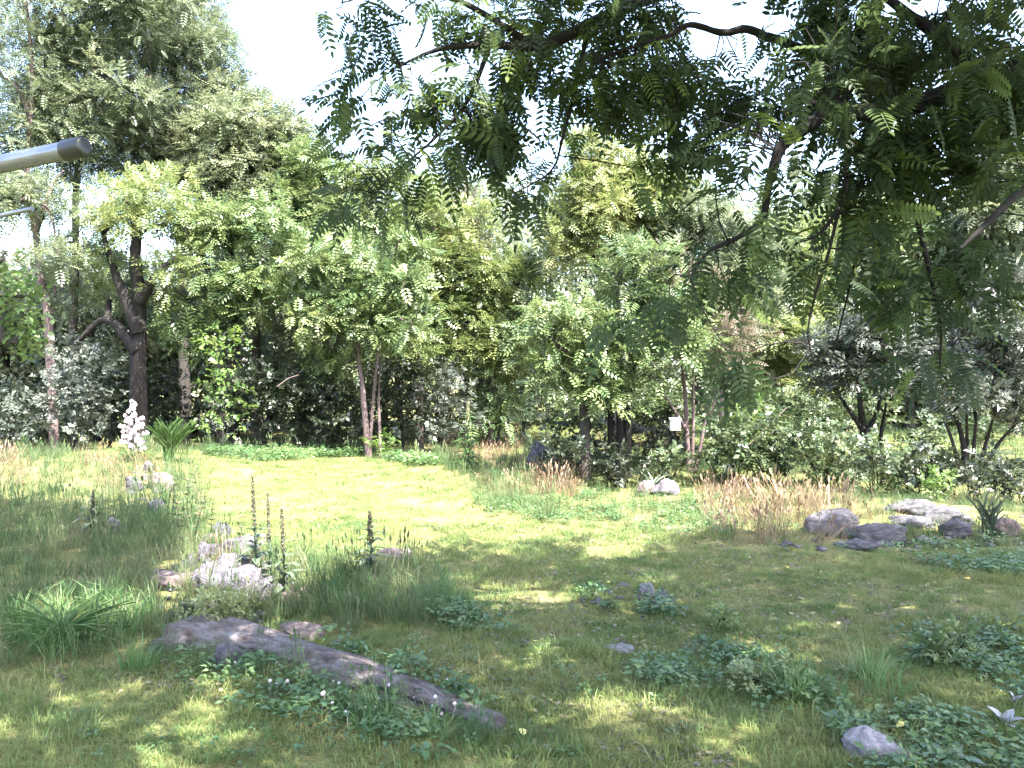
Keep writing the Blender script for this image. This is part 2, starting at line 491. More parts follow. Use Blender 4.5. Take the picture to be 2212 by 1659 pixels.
def shrub(name, label, u, vb, vt, hw, d, mat, tpl=None, size=.34, ncl=26, rcl=.5, per=16, group=None, cat='shrub', tint0=.5, stems=7, bark='barkdark'):
    p0 = G_at(u, d); P0 = np.array(p0)
    root = empty(name, p0); tag(root, label, cat, group)
    s = K * d / F
    ztop = W(u, vt, d)[2] - p0[2]
    hwm = hw * s
    n = ncl
    q = norm(rng.normal(size=(n, 3))) * (rng.uniform(.15, 1, n) ** (1 / 3))[:, None]
    C = np.stack([q[:, 0] * hwm * .85, q[:, 1] * hwm * .7, ztop * (.5 + .42 * q[:, 2])], -1)
    C[:, 2] = np.maximum(C[:, 2], .12)
    tb = MB()
    for k in range(stems):
        c = C[rng.integers(n)]
        add_tube(tb, [np.array([rng.normal(0, .06), rng.normal(0, .06), -.05]), c * np.array([.35, .35, .55]), c], .022 * max(.4, min(1.2, ztop / 2)), .006, 4, 6, cap=False)
    tb.build('stems', M[bark], root)
    lb = MB()
    crown_leaves(lb, C, np.full(n, 1.1 * rcl * min(1.2, max(.3, ztop / 2.2))) * rng.uniform(.7, 1.25, n), per, tpl or SP, size, .7, .15, tint0)
    lb.build('foliage', M[mat], root, kind='stuff')
    return root

TREES = True
if TREES:
    tree('locust_tree', 'tall thin tree with a leaning pink-lit trunk at the left edge', 'tree', 26,
         [[(118, 962), (105, 690), (90, 600), (75, 470), (60, 390), (70, 250), (72, 130), (60, 0)], [(80, 500), (98, 450), (115, 400), (140, 370)], [(70, 250), (40, 190), (10, 170)]],
         [(20, 60, 120, 90), (90, 190, 60, 60), (-20, 300, 80, 90), (60, 260, 60, 50), (10, 430, 60, 50), (120, 40, 60, 70), (-60, 480, 50, 70), (60, 130, 110, 90, 3), (30, 400, 80, 90, 3), (120, 280, 60, 70, 3), (95, 560, 45, 40, -1), (60, 420, 45, 45, -1), (130, 650, 40, 40, .5)], 'locust', 'barkpink', .15, 125, .75, 22, FR_C, .5)
    tree('locust_tree', 'tall straight trunked tree just right of the leaning pink trunk', 'tree', 27.5,
         [[(160, 960), (158, 730), (165, 560), (168, 400), (200, 250), (240, 120), (255, 0), (262, -120)], [(200, 250), (275, 180), (330, 165)], [(215, 200), (160, 120)]],
         [(235, 60, 110, 90), (170, 330, 70, 70), (160, -60, 140, 70), (250, 220, 90, 60), (300, -30, 90, 90), (110, 330, 50, 40), (190, 130, 60, 50), (240, 330, 90, 80, 2), (140, 200, 70, 70, 2), (300, 130, 80, 80, 3), (180, 470, 50, 50, -1), (170, 600, 50, 50, .8)], 'locust', 'bark', .15, 145, .8, 24, FR_C, .5)
    tree('forked_tree', 'dark forked trunk tree behind the white flower spike', 'tree', 25.5,
         [[(300, 962), (298, 800), (300, 650), (294, 560), (300, 480), (318, 430)], [(302, 650), (345, 590), (392, 548)], [(299, 720), (250, 590), (222, 500)], [(296, 760), (232, 690), (170, 735)]],
         [(310, 465, 95, 60), (335, 405, 70, 42), (250, 455, 55, 45), (390, 500, 45, 50), (230, 560, 40, 35), (320, 450, 100, 45, -2.4), (400, 560, 50, 40, -1.5), (345, 640, 35, 30), (250, 640, 40, 30, 1.5)], 'yellow', 'barkdark', .3, 62, .6, 24, FR_A, .45)
    tree('locust_tree', 'tallest airy tree at the edge of the white sky opening', 'tree', 31,
         [[(400, 958), (395, 600), (385, 300), (375, 50), (370, -120)], [(390, 420), (430, 330), (460, 250)], [(385, 300), (330, 230), (300, 170)]],
         [(370, 70, 110, 90), (445, 110, 55, 80), (400, 240, 90, 70), (480, 190, 50, 50), (340, -60, 110, 70), (330, 330, 70, 60), (430, 330, 80, 70, 2), (300, 260, 70, 60, 2)], 'locust', 'bark', .22, 125, .85, 24, FR_C, .52)
    tree('feathery_tree', 'pale feathery tree stepping down under the sky opening', 'tree', 30,
         [[(560, 960), (552, 700), (542, 420), (535, 280)], [(545, 500), (600, 400), (625, 340)], [(548, 560), (490, 460), (470, 400)]],
         [(520, 290, 85, 70), (600, 320, 60, 70), (470, 390, 80, 80), (570, 420, 90, 80), (630, 400, 40, 50)], 'locust', 'bark', .2, 100, .8, 28, FR_A, .52, tint0=.62)
    tree('broad_tree', 'yellow green layered tree in front of the tall airy trees', 'tree', 26.5,
         [[(505, 962), (508, 760), (500, 600), (500, 500)], [(506, 680), (560, 580), (575, 530)], [(504, 700), (440, 560), (425, 500)]],
         [(500, 520, 90, 55), (430, 480, 65, 40), (560, 490, 60, 50), (480, 620, 90, 60), (560, 640, 60, 70), (430, 700, 60, 80)], 'heaven', 'barkdark', .19, 90, .65, 26, FR_A, .48, tint0=.55)
    tree('leafy_tree', 'mid green tree right below the lower end of the sky opening', 'tree', 29,
         [[(680, 962), (690, 640), (690, 440)], [(690, 640), (640, 520), (630, 460)], [(688, 700), (730, 560), (740, 500)]],
         [(690, 400, 75, 60), (640, 430, 60, 60), (730, 470, 80, 70), (660, 350, 40, 30), (640, 560, 70, 70), (700, 600, 70, 60)], 'heaven', 'bark', .18, 100, .7, 28, FR_A, .5, tint0=.62)
    tree('two_stemmed_tree', 'tree on two pale trunks forming a narrow V', 'tree', 26,
         [[(795, 945), (784, 850), (776, 780), (768, 640), (755, 560)], [(797, 945), (806, 860), (814, 790), (826, 660), (835, 580)], [(822, 938), (818, 860), (822, 790)]],
         [(750, 560, 100, 50), (820, 610, 90, 60), (690, 640, 80, 55), (870, 560, 60, 50), (750, 690, 110, 55), (710, 790, 55, 28), (860, 700, 80, 60)], 'heaven', 'barkpink', .10, 115, .62, 28, FR_B, .46, tint0=.55)
    tree('leafy_tree', 'tree on one pinkish trunk standing right of the V-shaped trunks', 'tree', 29.5,
         [[(908, 930), (905, 860), (905, 770), (895, 600), (885, 480)], [(898, 640), (930, 560), (940, 500)]],
         [(880, 450, 80, 60), (830, 410, 60, 50), (930, 520, 70, 70), (930, 640, 70, 60), (900, 760, 60, 45)], 'yellow', 'barkpink', .14, 85, .7, 26, FR_A, .5, tint0=.4)
    tree('thin_topped_tree', 'dry thin-topped tree with pinkish bare twigs above the middle of the wood', 'tree', 33,
         [[(1000, 930), (995, 640), (992, 500), (985, 400)], [(994, 560), (1015, 460), (1030, 405)], [(994, 540), (968, 450), (955, 400)], [(992, 500), (1000, 430), (1005, 388)], [(994, 520), (1040, 470), (1060, 440)]],
         [(950, 470, 70, 60), (980, 560, 80, 80), (930, 560, 60, 60)], 'dry', 'barkpink', .12, 50, .6, 22, FR_C, .45)
    tree('broad_tree', 'wide pale green tree filling the middle behind the small lawn bay', 'tree', 30.5,
         [[(1060, 930), (1062, 760), (1060, 600)], [(1062, 760), (1010, 660), (1000, 620)], [(1061, 740), (1105, 660), (1115, 620)]],
         [(1070, 560, 95, 55), (1000, 620, 70, 65), (1110, 630, 85, 60), (1040, 740, 100, 70), (1020, 490, 50, 40), (1110, 760, 60, 60)], 'yellow', 'bark', .17, 120, .68, 30, FR_A, .5, tint0=.45)
    tree('domed_tree', 'yellow green round topped tree highest in the middle of the wood', 'tree', 28.5,
         [[(1335, 960), (1332, 700), (1330, 450)], [(1332, 640), (1260, 520), (1250, 470)], [(1331, 620), (1400, 500), (1410, 450)]],
         [(1330, 350, 85, 50), (1270, 420, 75, 60), (1400, 410, 85, 60), (1330, 480, 120, 75), (1230, 520, 60, 60), (1430, 520, 60, 70)], 'yellow', 'barkdark', .2, 135, .7, 30, FR_A, .5, tint0=.72)
    tree('umbrella_tree', 'small flat topped tree on a grey trunk at the front of the copse', 'tree', 19.8,
         [[(1265, 1044), (1263, 900), (1258, 790), (1252, 700)], [(1259, 800), (1190, 730), (1170, 710)], [(1260, 790), (1310, 740), (1330, 720)]],
         [(1245, 690, 90, 30), (1180, 720, 55, 28), (1310, 745, 75, 45), (1290, 830, 65, 40), (1180, 800, 45, 45), (1350, 860, 40, 35)], 'heaven', 'bark', .15, 85, .5, 26, FR_B, .42, tint0=.7)
    tree('three_stemmed_tree', 'dark three-stemmed tree in the middle of the copse', 'tree', 20.0,
         [[(1345, 995), (1342, 900), (1338, 800), (1350, 700)], [(1322, 990), (1318, 900), (1325, 790)], [(1356, 995), (1358, 900), (1366, 810), (1400, 720)]],
         [(1400, 680, 80, 50), (1345, 790, 60, 50), (1450, 750, 65, 55), (1370, 590, 80, 60), (1450, 640, 50, 50)], 'heaven', 'barkdark', .15, 80, .55, 26, FR_A, .44, tint0=.45)
    tree('thin_stemmed_tree', 'sparse tree of thin pinkish stems beside the white box', 'tree', 20.6,
         [[(1490, 1030), (1484, 930), (1478, 830), (1465, 740)], [(1495, 1030), (1498, 900), (1500, 780), (1520, 680)], [(1500, 1030), (1520, 930), (1532, 850), (1545, 760)], [(1484, 930), (1440, 860), (1400, 800)], [(1532, 900), (1552, 840), (1560, 800)]],
         [(1480, 640, 90, 70), (1540, 690, 70, 60), (1430, 590, 60, 60), (1570, 760, 50, 50)], 'dry', 'barkpink', .08, 70, .5, 18, FR_C, .42, tint0=.3)
    tree('leafy_tree', 'grey green tree behind the thin pinkish stems', 'tree', 28,
         [[(1560, 980), (1555, 760), (1540, 560)], [(1556, 760), (1610, 640), (1620, 600)], [(1555, 720), (1490, 560), (1470, 500)]],
         [(1500, 510, 90, 70), (1580, 560, 80, 70), (1460, 440, 50, 45), (1620, 640, 70, 70), (1560, 680, 90, 70)], 'locust', 'bark', .17, 110, .68, 26, FR_A, .48, tint0=.5)
    tree('leafy_tree', 'bright feathery tree right of the copse, behind hanging walnut twigs', 'tree', 33,
         [[(1725, 940), (1722, 760), (1720, 600)], [(1722, 720), (1670, 600), (1655, 560)], [(1722, 700), (1770, 600), (1780, 560)]],
         [(1720, 640, 95, 75), (1690, 740, 90, 70), (1760, 540, 90, 65), (1650, 540, 65, 60), (1720, 830, 90, 45)], 'yellow', 'bark', .18, 110, .75, 28, FR_A, .54, tint0=.5)
    tree('willowy_tree', 'grey green tree on a dark forked trunk right of the brush pile', 'tree', 23.5,
         [[(1872, 1005), (1866, 930), (1858, 870), (1850, 800)], [(1866, 930), (1830, 880), (1812, 850)], [(1868, 940), (1895, 890), (1905, 830)], [(1895, 1000), (1905, 930), (1915, 870)]],
         [(1840, 750, 85, 65), (1900, 720, 80, 65), (1870, 820, 95, 38), (1800, 800, 45, 40), (1950, 790, 45, 55)], 'olive', 'barkdark', .14, 95, .52, 26, SP_FINE, .42, tint0=.45)
    tree('many_stemmed_tree', 'silvery bushy tree on a fan of dark stems at the right', 'tree', 20.3,
         [[(2090, 1065), (2082, 960), (2062, 890)], [(2092, 1065), (2090, 960), (2088, 880)], [(2098, 1065), (2105, 960), (2112, 870)], [(2104, 1065), (2130, 960), (2150, 890)], [(2108, 1065), (2150, 970), (2190, 920)], [(2080, 1065), (2060, 960), (2040, 910)]],
         [(2110, 730, 100, 85), (2180, 680, 80, 95), (2130, 850, 90, 50), (2045, 800, 45, 55), (2205, 810, 60, 70), (2230, 900, 50, 40)], 'olive', 'barkdark', .11, 120, .5, 28, SP_FINE, .42, tint0=.6)
    tree('far_tree', 'far hazy green tree filling the gap between the two right trees', 'tree', 39,
         [[(1965, 905), (1965, 760), (1965, 600)], [(1965, 740), (1890, 600), (1880, 540)], [(1965, 720), (2040, 600), (2050, 540)]],
         [(1960, 570, 120, 90), (1880, 490, 90, 70), (2050, 510, 100, 90), (1970, 700, 120, 100), (1930, 800, 120, 50)], 'heaven', 'bark', .25, 110, .95, 26, FR_A, .62, tint0=.7)
    tree('far_tree', 'far tree at the right edge beneath the low walnut branch', 'tree', 36,
         [[(2185, 910), (2182, 760), (2180, 560)], [(2182, 640), (2130, 520), (2120, 470)]],
         [(2150, 470, 90, 90), (2230, 590, 90, 110), (2180, 370, 70, 60), (2150, 640, 90, 80)], 'locust', 'bark', .24, 100, .9, 26, FR_A, .6, tint0=.6)
    tree('big_leaved_tree', 'bright big-leaved tree reaching in at the left edge', 'tree', 14,
         [[(-120, 1150), (-110, 850), (-60, 700), (0, 640), (50, 640)], [(-110, 850), (-30, 740), (40, 740)], [(-60, 700), (-20, 590), (10, 560)]],
         [(30, 640, 55, 45), (40, 735, 45, 45), (0, 570, 45, 40), (15, 690, 60, 55), (-70, 620, 60, 110)], 'bright', 'bark', .12, 80, .24, 9, SP_BIG, .34, tint0=.6, droop=.7)

    # ---- the wood behind, one mass
    wb, wt = MB(), MB()
    for u in np.arange(-260, 2480, 55):
        for row in range(2):
            uu = u + rng.normal(0, 20); d = (35 if row == 0 else 43) + rng.normal(0, 2)
            if uu > 1120: d += 9
            if uu < 430: top, dens = 600, 1.1
            elif uu < 620: top, dens = 470, 1
            elif uu < 1000: top, dens = 470, 1
            elif uu < 1560: top, dens = 440, 1
            else: top, dens = 470, 1
            top += rng.normal(0, 35)
            base = G_at(uu, d)
            z0 = base[2]; ztop = W(uu, top, d)[2]
            n = int((60 if uu > 1450 else 46) * dens)
            zz = z0 + .4 + (ztop - z0) * rng.random(n) ** (1.25 if uu > 1450 else .9)
            C = np.stack([base[0] + rng.normal(0, 1.1, n), base[1] + rng.normal(0, 1.1, n), zz], -1)
            crown_leaves(wb, C, rng.uniform(.7, 1.3, n), 9, SP, .55, .6, .2, rng.uniform(.4, .75))
            add_tube(wt, [np.array(base) - [0, 0, .1], np.array([base[0] + rng.normal(0, .3), base[1], (z0 + ztop) / 2]), np.array([base[0] + rng.normal(0, .6), base[1], ztop])], .16, .05, 5, 6)
    wo = wb.build('background_wood', M['locust']); tag(wo, 'dense green wood behind the separate trees along the yard edge', 'wood', kind='stuff')
    wt.build('trunks', M['barkdark'], wo, kind='stuff')

    # ---- shrubs
    SH = [
        ('olive_shrub', 'silvery shrub below the big-leaved tree, standing alone in front of dark shade', 160, 950, 735, 55, 24, 'olive', SP, .3, 34, .55, 20),
        ('olive_shrub', 'silvery shrub at the left edge above the grass', 15, 965, 830, 55, 23, 'olive', SP, .3, 26, .5, 20),
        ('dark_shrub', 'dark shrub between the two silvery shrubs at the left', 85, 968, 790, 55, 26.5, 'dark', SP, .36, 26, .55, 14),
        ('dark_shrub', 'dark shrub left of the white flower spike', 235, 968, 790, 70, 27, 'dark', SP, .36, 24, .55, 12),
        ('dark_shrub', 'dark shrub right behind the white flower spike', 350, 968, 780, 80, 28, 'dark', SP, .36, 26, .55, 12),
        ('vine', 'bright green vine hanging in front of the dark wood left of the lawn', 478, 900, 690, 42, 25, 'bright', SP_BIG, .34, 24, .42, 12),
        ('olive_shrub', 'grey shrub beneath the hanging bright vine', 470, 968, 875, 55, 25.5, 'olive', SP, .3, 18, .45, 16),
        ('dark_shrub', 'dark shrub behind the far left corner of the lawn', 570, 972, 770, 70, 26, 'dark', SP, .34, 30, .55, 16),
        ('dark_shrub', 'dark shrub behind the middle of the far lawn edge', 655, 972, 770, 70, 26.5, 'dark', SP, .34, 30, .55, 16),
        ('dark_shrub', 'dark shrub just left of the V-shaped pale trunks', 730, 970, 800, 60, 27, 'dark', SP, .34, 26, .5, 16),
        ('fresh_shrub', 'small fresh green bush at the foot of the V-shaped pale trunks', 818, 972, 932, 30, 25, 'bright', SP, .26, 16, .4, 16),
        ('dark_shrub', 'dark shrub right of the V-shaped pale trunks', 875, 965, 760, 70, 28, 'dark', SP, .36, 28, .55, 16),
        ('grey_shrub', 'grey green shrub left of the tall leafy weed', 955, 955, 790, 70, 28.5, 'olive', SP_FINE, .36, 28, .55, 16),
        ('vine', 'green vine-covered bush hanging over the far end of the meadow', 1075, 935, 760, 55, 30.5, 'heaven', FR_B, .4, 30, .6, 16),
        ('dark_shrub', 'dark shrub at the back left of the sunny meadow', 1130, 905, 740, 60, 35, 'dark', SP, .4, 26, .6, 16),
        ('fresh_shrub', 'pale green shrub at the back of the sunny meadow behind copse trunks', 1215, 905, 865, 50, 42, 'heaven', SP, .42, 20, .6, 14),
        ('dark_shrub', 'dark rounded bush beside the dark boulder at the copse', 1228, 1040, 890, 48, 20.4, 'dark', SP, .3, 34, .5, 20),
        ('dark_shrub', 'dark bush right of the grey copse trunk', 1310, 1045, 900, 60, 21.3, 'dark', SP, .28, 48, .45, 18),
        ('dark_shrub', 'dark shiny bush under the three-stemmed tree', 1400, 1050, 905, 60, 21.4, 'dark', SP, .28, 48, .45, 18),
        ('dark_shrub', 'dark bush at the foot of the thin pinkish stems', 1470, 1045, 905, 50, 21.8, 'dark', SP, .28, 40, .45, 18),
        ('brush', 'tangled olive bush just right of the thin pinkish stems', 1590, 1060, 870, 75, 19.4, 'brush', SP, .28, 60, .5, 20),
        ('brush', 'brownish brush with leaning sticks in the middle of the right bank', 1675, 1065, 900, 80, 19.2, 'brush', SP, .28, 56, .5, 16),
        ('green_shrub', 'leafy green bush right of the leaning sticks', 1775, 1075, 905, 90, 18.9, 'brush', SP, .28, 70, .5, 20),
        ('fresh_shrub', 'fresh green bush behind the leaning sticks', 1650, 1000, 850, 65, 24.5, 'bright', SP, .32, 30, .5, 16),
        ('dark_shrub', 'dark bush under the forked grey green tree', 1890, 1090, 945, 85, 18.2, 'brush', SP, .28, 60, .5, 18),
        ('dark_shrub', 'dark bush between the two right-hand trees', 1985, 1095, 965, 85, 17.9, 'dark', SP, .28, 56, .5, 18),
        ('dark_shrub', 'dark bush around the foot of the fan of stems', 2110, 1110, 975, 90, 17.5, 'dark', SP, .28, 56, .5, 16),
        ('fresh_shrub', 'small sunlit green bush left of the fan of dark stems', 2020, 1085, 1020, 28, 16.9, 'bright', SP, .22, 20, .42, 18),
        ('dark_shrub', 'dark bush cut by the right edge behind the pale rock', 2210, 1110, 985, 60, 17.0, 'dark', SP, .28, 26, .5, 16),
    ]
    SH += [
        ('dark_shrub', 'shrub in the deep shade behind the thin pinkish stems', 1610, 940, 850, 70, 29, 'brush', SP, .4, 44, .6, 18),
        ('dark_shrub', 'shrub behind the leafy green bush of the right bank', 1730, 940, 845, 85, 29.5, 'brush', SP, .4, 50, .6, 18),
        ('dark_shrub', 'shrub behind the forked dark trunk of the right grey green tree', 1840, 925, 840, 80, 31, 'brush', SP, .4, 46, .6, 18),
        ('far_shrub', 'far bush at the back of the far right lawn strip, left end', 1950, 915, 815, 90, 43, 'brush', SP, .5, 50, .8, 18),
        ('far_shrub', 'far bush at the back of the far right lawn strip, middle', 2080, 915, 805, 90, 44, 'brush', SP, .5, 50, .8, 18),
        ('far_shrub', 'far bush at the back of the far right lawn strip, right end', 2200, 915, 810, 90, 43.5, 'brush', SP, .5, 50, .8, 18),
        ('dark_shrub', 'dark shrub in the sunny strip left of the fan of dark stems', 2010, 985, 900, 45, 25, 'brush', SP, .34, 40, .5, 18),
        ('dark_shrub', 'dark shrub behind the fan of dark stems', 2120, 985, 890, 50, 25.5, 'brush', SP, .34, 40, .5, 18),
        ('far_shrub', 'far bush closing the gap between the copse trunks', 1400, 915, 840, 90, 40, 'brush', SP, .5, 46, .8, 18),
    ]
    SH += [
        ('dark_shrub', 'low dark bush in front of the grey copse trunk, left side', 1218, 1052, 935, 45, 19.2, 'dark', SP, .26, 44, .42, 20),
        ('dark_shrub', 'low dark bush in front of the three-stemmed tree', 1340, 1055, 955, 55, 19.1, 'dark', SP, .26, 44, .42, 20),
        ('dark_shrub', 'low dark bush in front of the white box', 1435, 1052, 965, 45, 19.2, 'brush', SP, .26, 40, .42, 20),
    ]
    for s in SH:
        shrub(s[0], s[1], s[2], s[3], s[4], s[5], s[6], s[7], s[8], s[9], s[10], s[11], s[12])

# ------------------------------------------------------------------ scattered ground cover
def blade_tuft(n, h, w, spread, lean, seed, segs=2):
    r = np.random.default_rng(seed); mb = MB()
    for i in range(n):
        a = r.uniform(0, 6.283); rad = spread * math.sqrt(r.random())
        b = np.array([math.cos(a) * rad, math.sin(a) * rad, -.01])
        d = np.array([math.cos(a + r.normal(0, .8)), math.sin(a + r.normal(0, .8)), 0]) * lean * r.uniform(.3, 1.4)
        hh = h * r.uniform(.55, 1.15); ww = w * r.uniform(.7, 1.2)
        s = np.array([-math.sin(a + r.normal(0, 1)), math.cos(a + r.normal(0, 1)), 0]) * ww / 2
        m1 = b + np.array([0, 0, hh * .55]) + d * hh * .35; t = b + np.array([0, 0, hh * (1 - .35 * min(1, np.linalg.norm(d)))]) + d * hh
        mb.add([b - s, b + s, m1 + s * .8, m1 - s * .8], [[0, 1, 2, 3]])
        mb.add([m1 - s * .8, m1 + s * .8, t], [[0, 1, 2]])
    return mb

def seed_tuft(n, h, seed):
    """tall dry stems with seed heads"""
    r = np.random.default_rng(seed); mb = blade_tuft(n, h * .6, .006, .09, .35, seed)
    for i in range(max(3, n // 3)):
        a = r.uniform(0, 6.283); b = np.array([r.normal(0, .05), r.normal(0, .05), 0])
        t = b + np.array([math.cos(a) * .2 * h, math.sin(a) * .2 * h, h * r.uniform(.8, 1.1)])
        s = np.array([.003, 0.001, 0])
        mb.add([b - s, b + s, t + s, t - s], [[0, 1, 2, 3]])
        q = np.array([.012, .006, 0]); dn = (t - b) * .16
        mb.add([t - dn, t - dn * .5 + q, t + dn * .3, t - dn * .5 - q], [[0, 1, 2, 3]])
    return mb

def weed_tuft(n, size, h, seed):
    r = np.random.default_rng(seed); mb = MB()
    a = r.uniform(0, 6.283, n); rad = r.uniform(.02, .14, n)
    pos = np.stack([np.cos(a) * rad, np.sin(a) * rad, h * r.uniform(.15, 1, n)], -1)
    ax = np.stack([np.cos(a), np.sin(a), r.normal(.1, .3, n)], -1)
    nr = np.array([0, 0, 1.0]) + r.normal(0, .35, (n, 3))
    bake(mb, T_leaf(.3), pos, ax, nr, size * r.uniform(.6, 1.2, n), r.random(n))
    return mb

def source(name, mbs, mat):
    c = bpy.data.collections.new(name)
    for i, mb in enumerate(mbs):
        c.objects.link(bpy.data.objects.new('%s_%02d' % (name, i), mb.mesh(name, mat)))
    return c

def scatter(name, label, cat, pts, scl, coll, nsrc, tilt=.12, parent=None, kind='stuff'):
    n = len(pts)
    me = bpy.data.meshes.new(name)
    me.vertices.add(n); me.vertices.foreach_set('co', np.asarray(pts, np.float32).ravel())
    rot = np.stack([rng.normal(0, tilt, n), rng.normal(0, tilt, n), rng.uniform(0, 6.283, n)], -1)
    a = me.attributes.new('rot', 'FLOAT_VECTOR', 'POINT'); a.data.foreach_set('vector', rot.astype(np.float32).ravel())
    a = me.attributes.new('scl', 'FLOAT', 'POINT'); a.data.foreach_set('value', np.asarray(scl, np.float32))
    a = me.attributes.new('idx', 'INT', 'POINT'); a.data.foreach_set('value', rng.integers(0, nsrc, n).astype(np.int32))
    me.update()
    o = bpy.data.objects.new(name, me); COL.objects.link(o)
    ng = bpy.data.node_groups.new(name + '_scatter', 'GeometryNodeTree')
    ng.interface.new_socket('Geometry', in_out='INPUT', socket_type='NodeSocketGeometry')
    ng.interface.new_socket('Geometry', in_out='OUTPUT', socket_type='NodeSocketGeometry')
    N = ng.nodes.new; L = ng.links.new
    gi, go = N('NodeGroupInput'), N('NodeGroupOutput')
    ci = N('GeometryNodeCollectionInfo'); ci.inputs['Collection'].default_value = coll
    ci.inputs['Separate Children'].default_value = True; ci.inputs['Reset Children'].default_value = True
    ip = N('GeometryNodeInstanceOnPoints'); ip.inputs['Pick Instance'].default_value = True
    def at(nm, ty):
        q = N('GeometryNodeInputNamedAttribute'); q.data_type = ty; q.inputs['Name'].default_value = nm
        return q.outputs['Attribute']
    e2r = N('FunctionNodeEulerToRotation')
    L(at('rot', 'FLOAT_VECTOR'), e2r.inputs[0])
    L(gi.outputs[0], ip.inputs['Points']); L(ci.outputs[0], ip.inputs['Instance'])
    L(e2r.outputs[0], ip.inputs['Rotation']); L(at('scl', 'FLOAT'), ip.inputs['Scale']); L(at('idx', 'INT'), ip.inputs['Instance Index'])
    L(ip.outputs[0], go.inputs[0])
    md = o.modifiers.new('scatter', 'NODES'); md.node_group = ng
    tag(o, label, cat, kind=kind)
    if parent: o.parent = parent
    return o

def sample(y0, y1, dens, pad=1.0):
    """random ground points in the view wedge between two depths, dens per square metre"""
    a0 = 1.2 * (512 / F)
    area = (y1 ** 2 - y0 ** 2) * a0 + 2 * pad * (y1 - y0)
    n = int(area * dens)
    y = np.sqrt(rng.uniform(y0 ** 2, y1 ** 2, n))
    x = rng.uniform(-1, 1, n) * (y * a0 + pad)
    return x, y

def ground_pts(bands, polys=None, excl=None, keep=None):
    xs, ys = [], []
    for (y0, y1, dn) in bands:
        x, y = sample(y0, y1, dn); xs.append(x); ys.append(y)
    x, y = np.concatenate(xs), np.concatenate(ys)
    z = H(x, y)
    u, v = uv_of(x, y, z)
    ok = np.ones(len(x), bool)
    if polys is not None:
        ok = np.zeros(len(x), bool)
        for p in polys: ok |= in_poly(u, v, p)
    for p in (excl or []): ok &= ~in_poly(u, v, p)
    if keep is not None: ok &= keep(x, y)
    return np.stack([x[ok], y[ok], z[ok]], -1)

MEADOW = [(-400, 985), (170, 985), (420, 1000), (445, 1090), (430, 1170), (640, 1205), (800, 1230), (900, 1225), (950, 1300), (1030, 1330), (900, 1350), (760, 1370), (620, 1350), (420, 1320), (330, 1400), (250, 1460), (-400, 1440)]
ROUGH = [(960, 1000), (1130, 905), (1500, 905), (2400, 960), (2400, 1190), (2000, 1190), (1790, 1200), (1560, 1190), (1470, 1150), (1330, 1140), (1200, 1130), (1050, 1110), (1030, 1075)]
FARFIELD = [(900, 990), (1010, 960), (1130, 905), (1900, 895), (2400, 905), (2400, 985), (1500, 985), (1180, 985), (1040, 1070), (1000, 1050), (960, 1010)]
OPEN = [(1000, 1000), (1010, 975), (1130, 905), (1250, 905), (1255, 955), (1180, 965), (1060, 1010)]
FRONTLUSH = [(-200, 1270), (200, 1270), (350, 1330), (400, 1420), (300, 1460), (130, 1440), (-200, 1400)]
LOGWEED = [(380, 1430), (520, 1420), (760, 1530), (960, 1590), (1000, 1640), (860, 1640), (640, 1560), (420, 1530)]
LOGIVY = [(700, 1375), (860, 1420), (1010, 1500), (1040, 1560), (980, 1555), (820, 1480), (700, 1400)]
IVYRIGHT = [(1900, 1180), (2400, 1170), (2400, 1260), (2000, 1235)]
BRIGHTWEED = [(1030, 1080), (1200, 1080), (1330, 1060), (1560, 1080), (1560, 1170), (1420, 1160), (1300, 1145), (1050, 1120)]

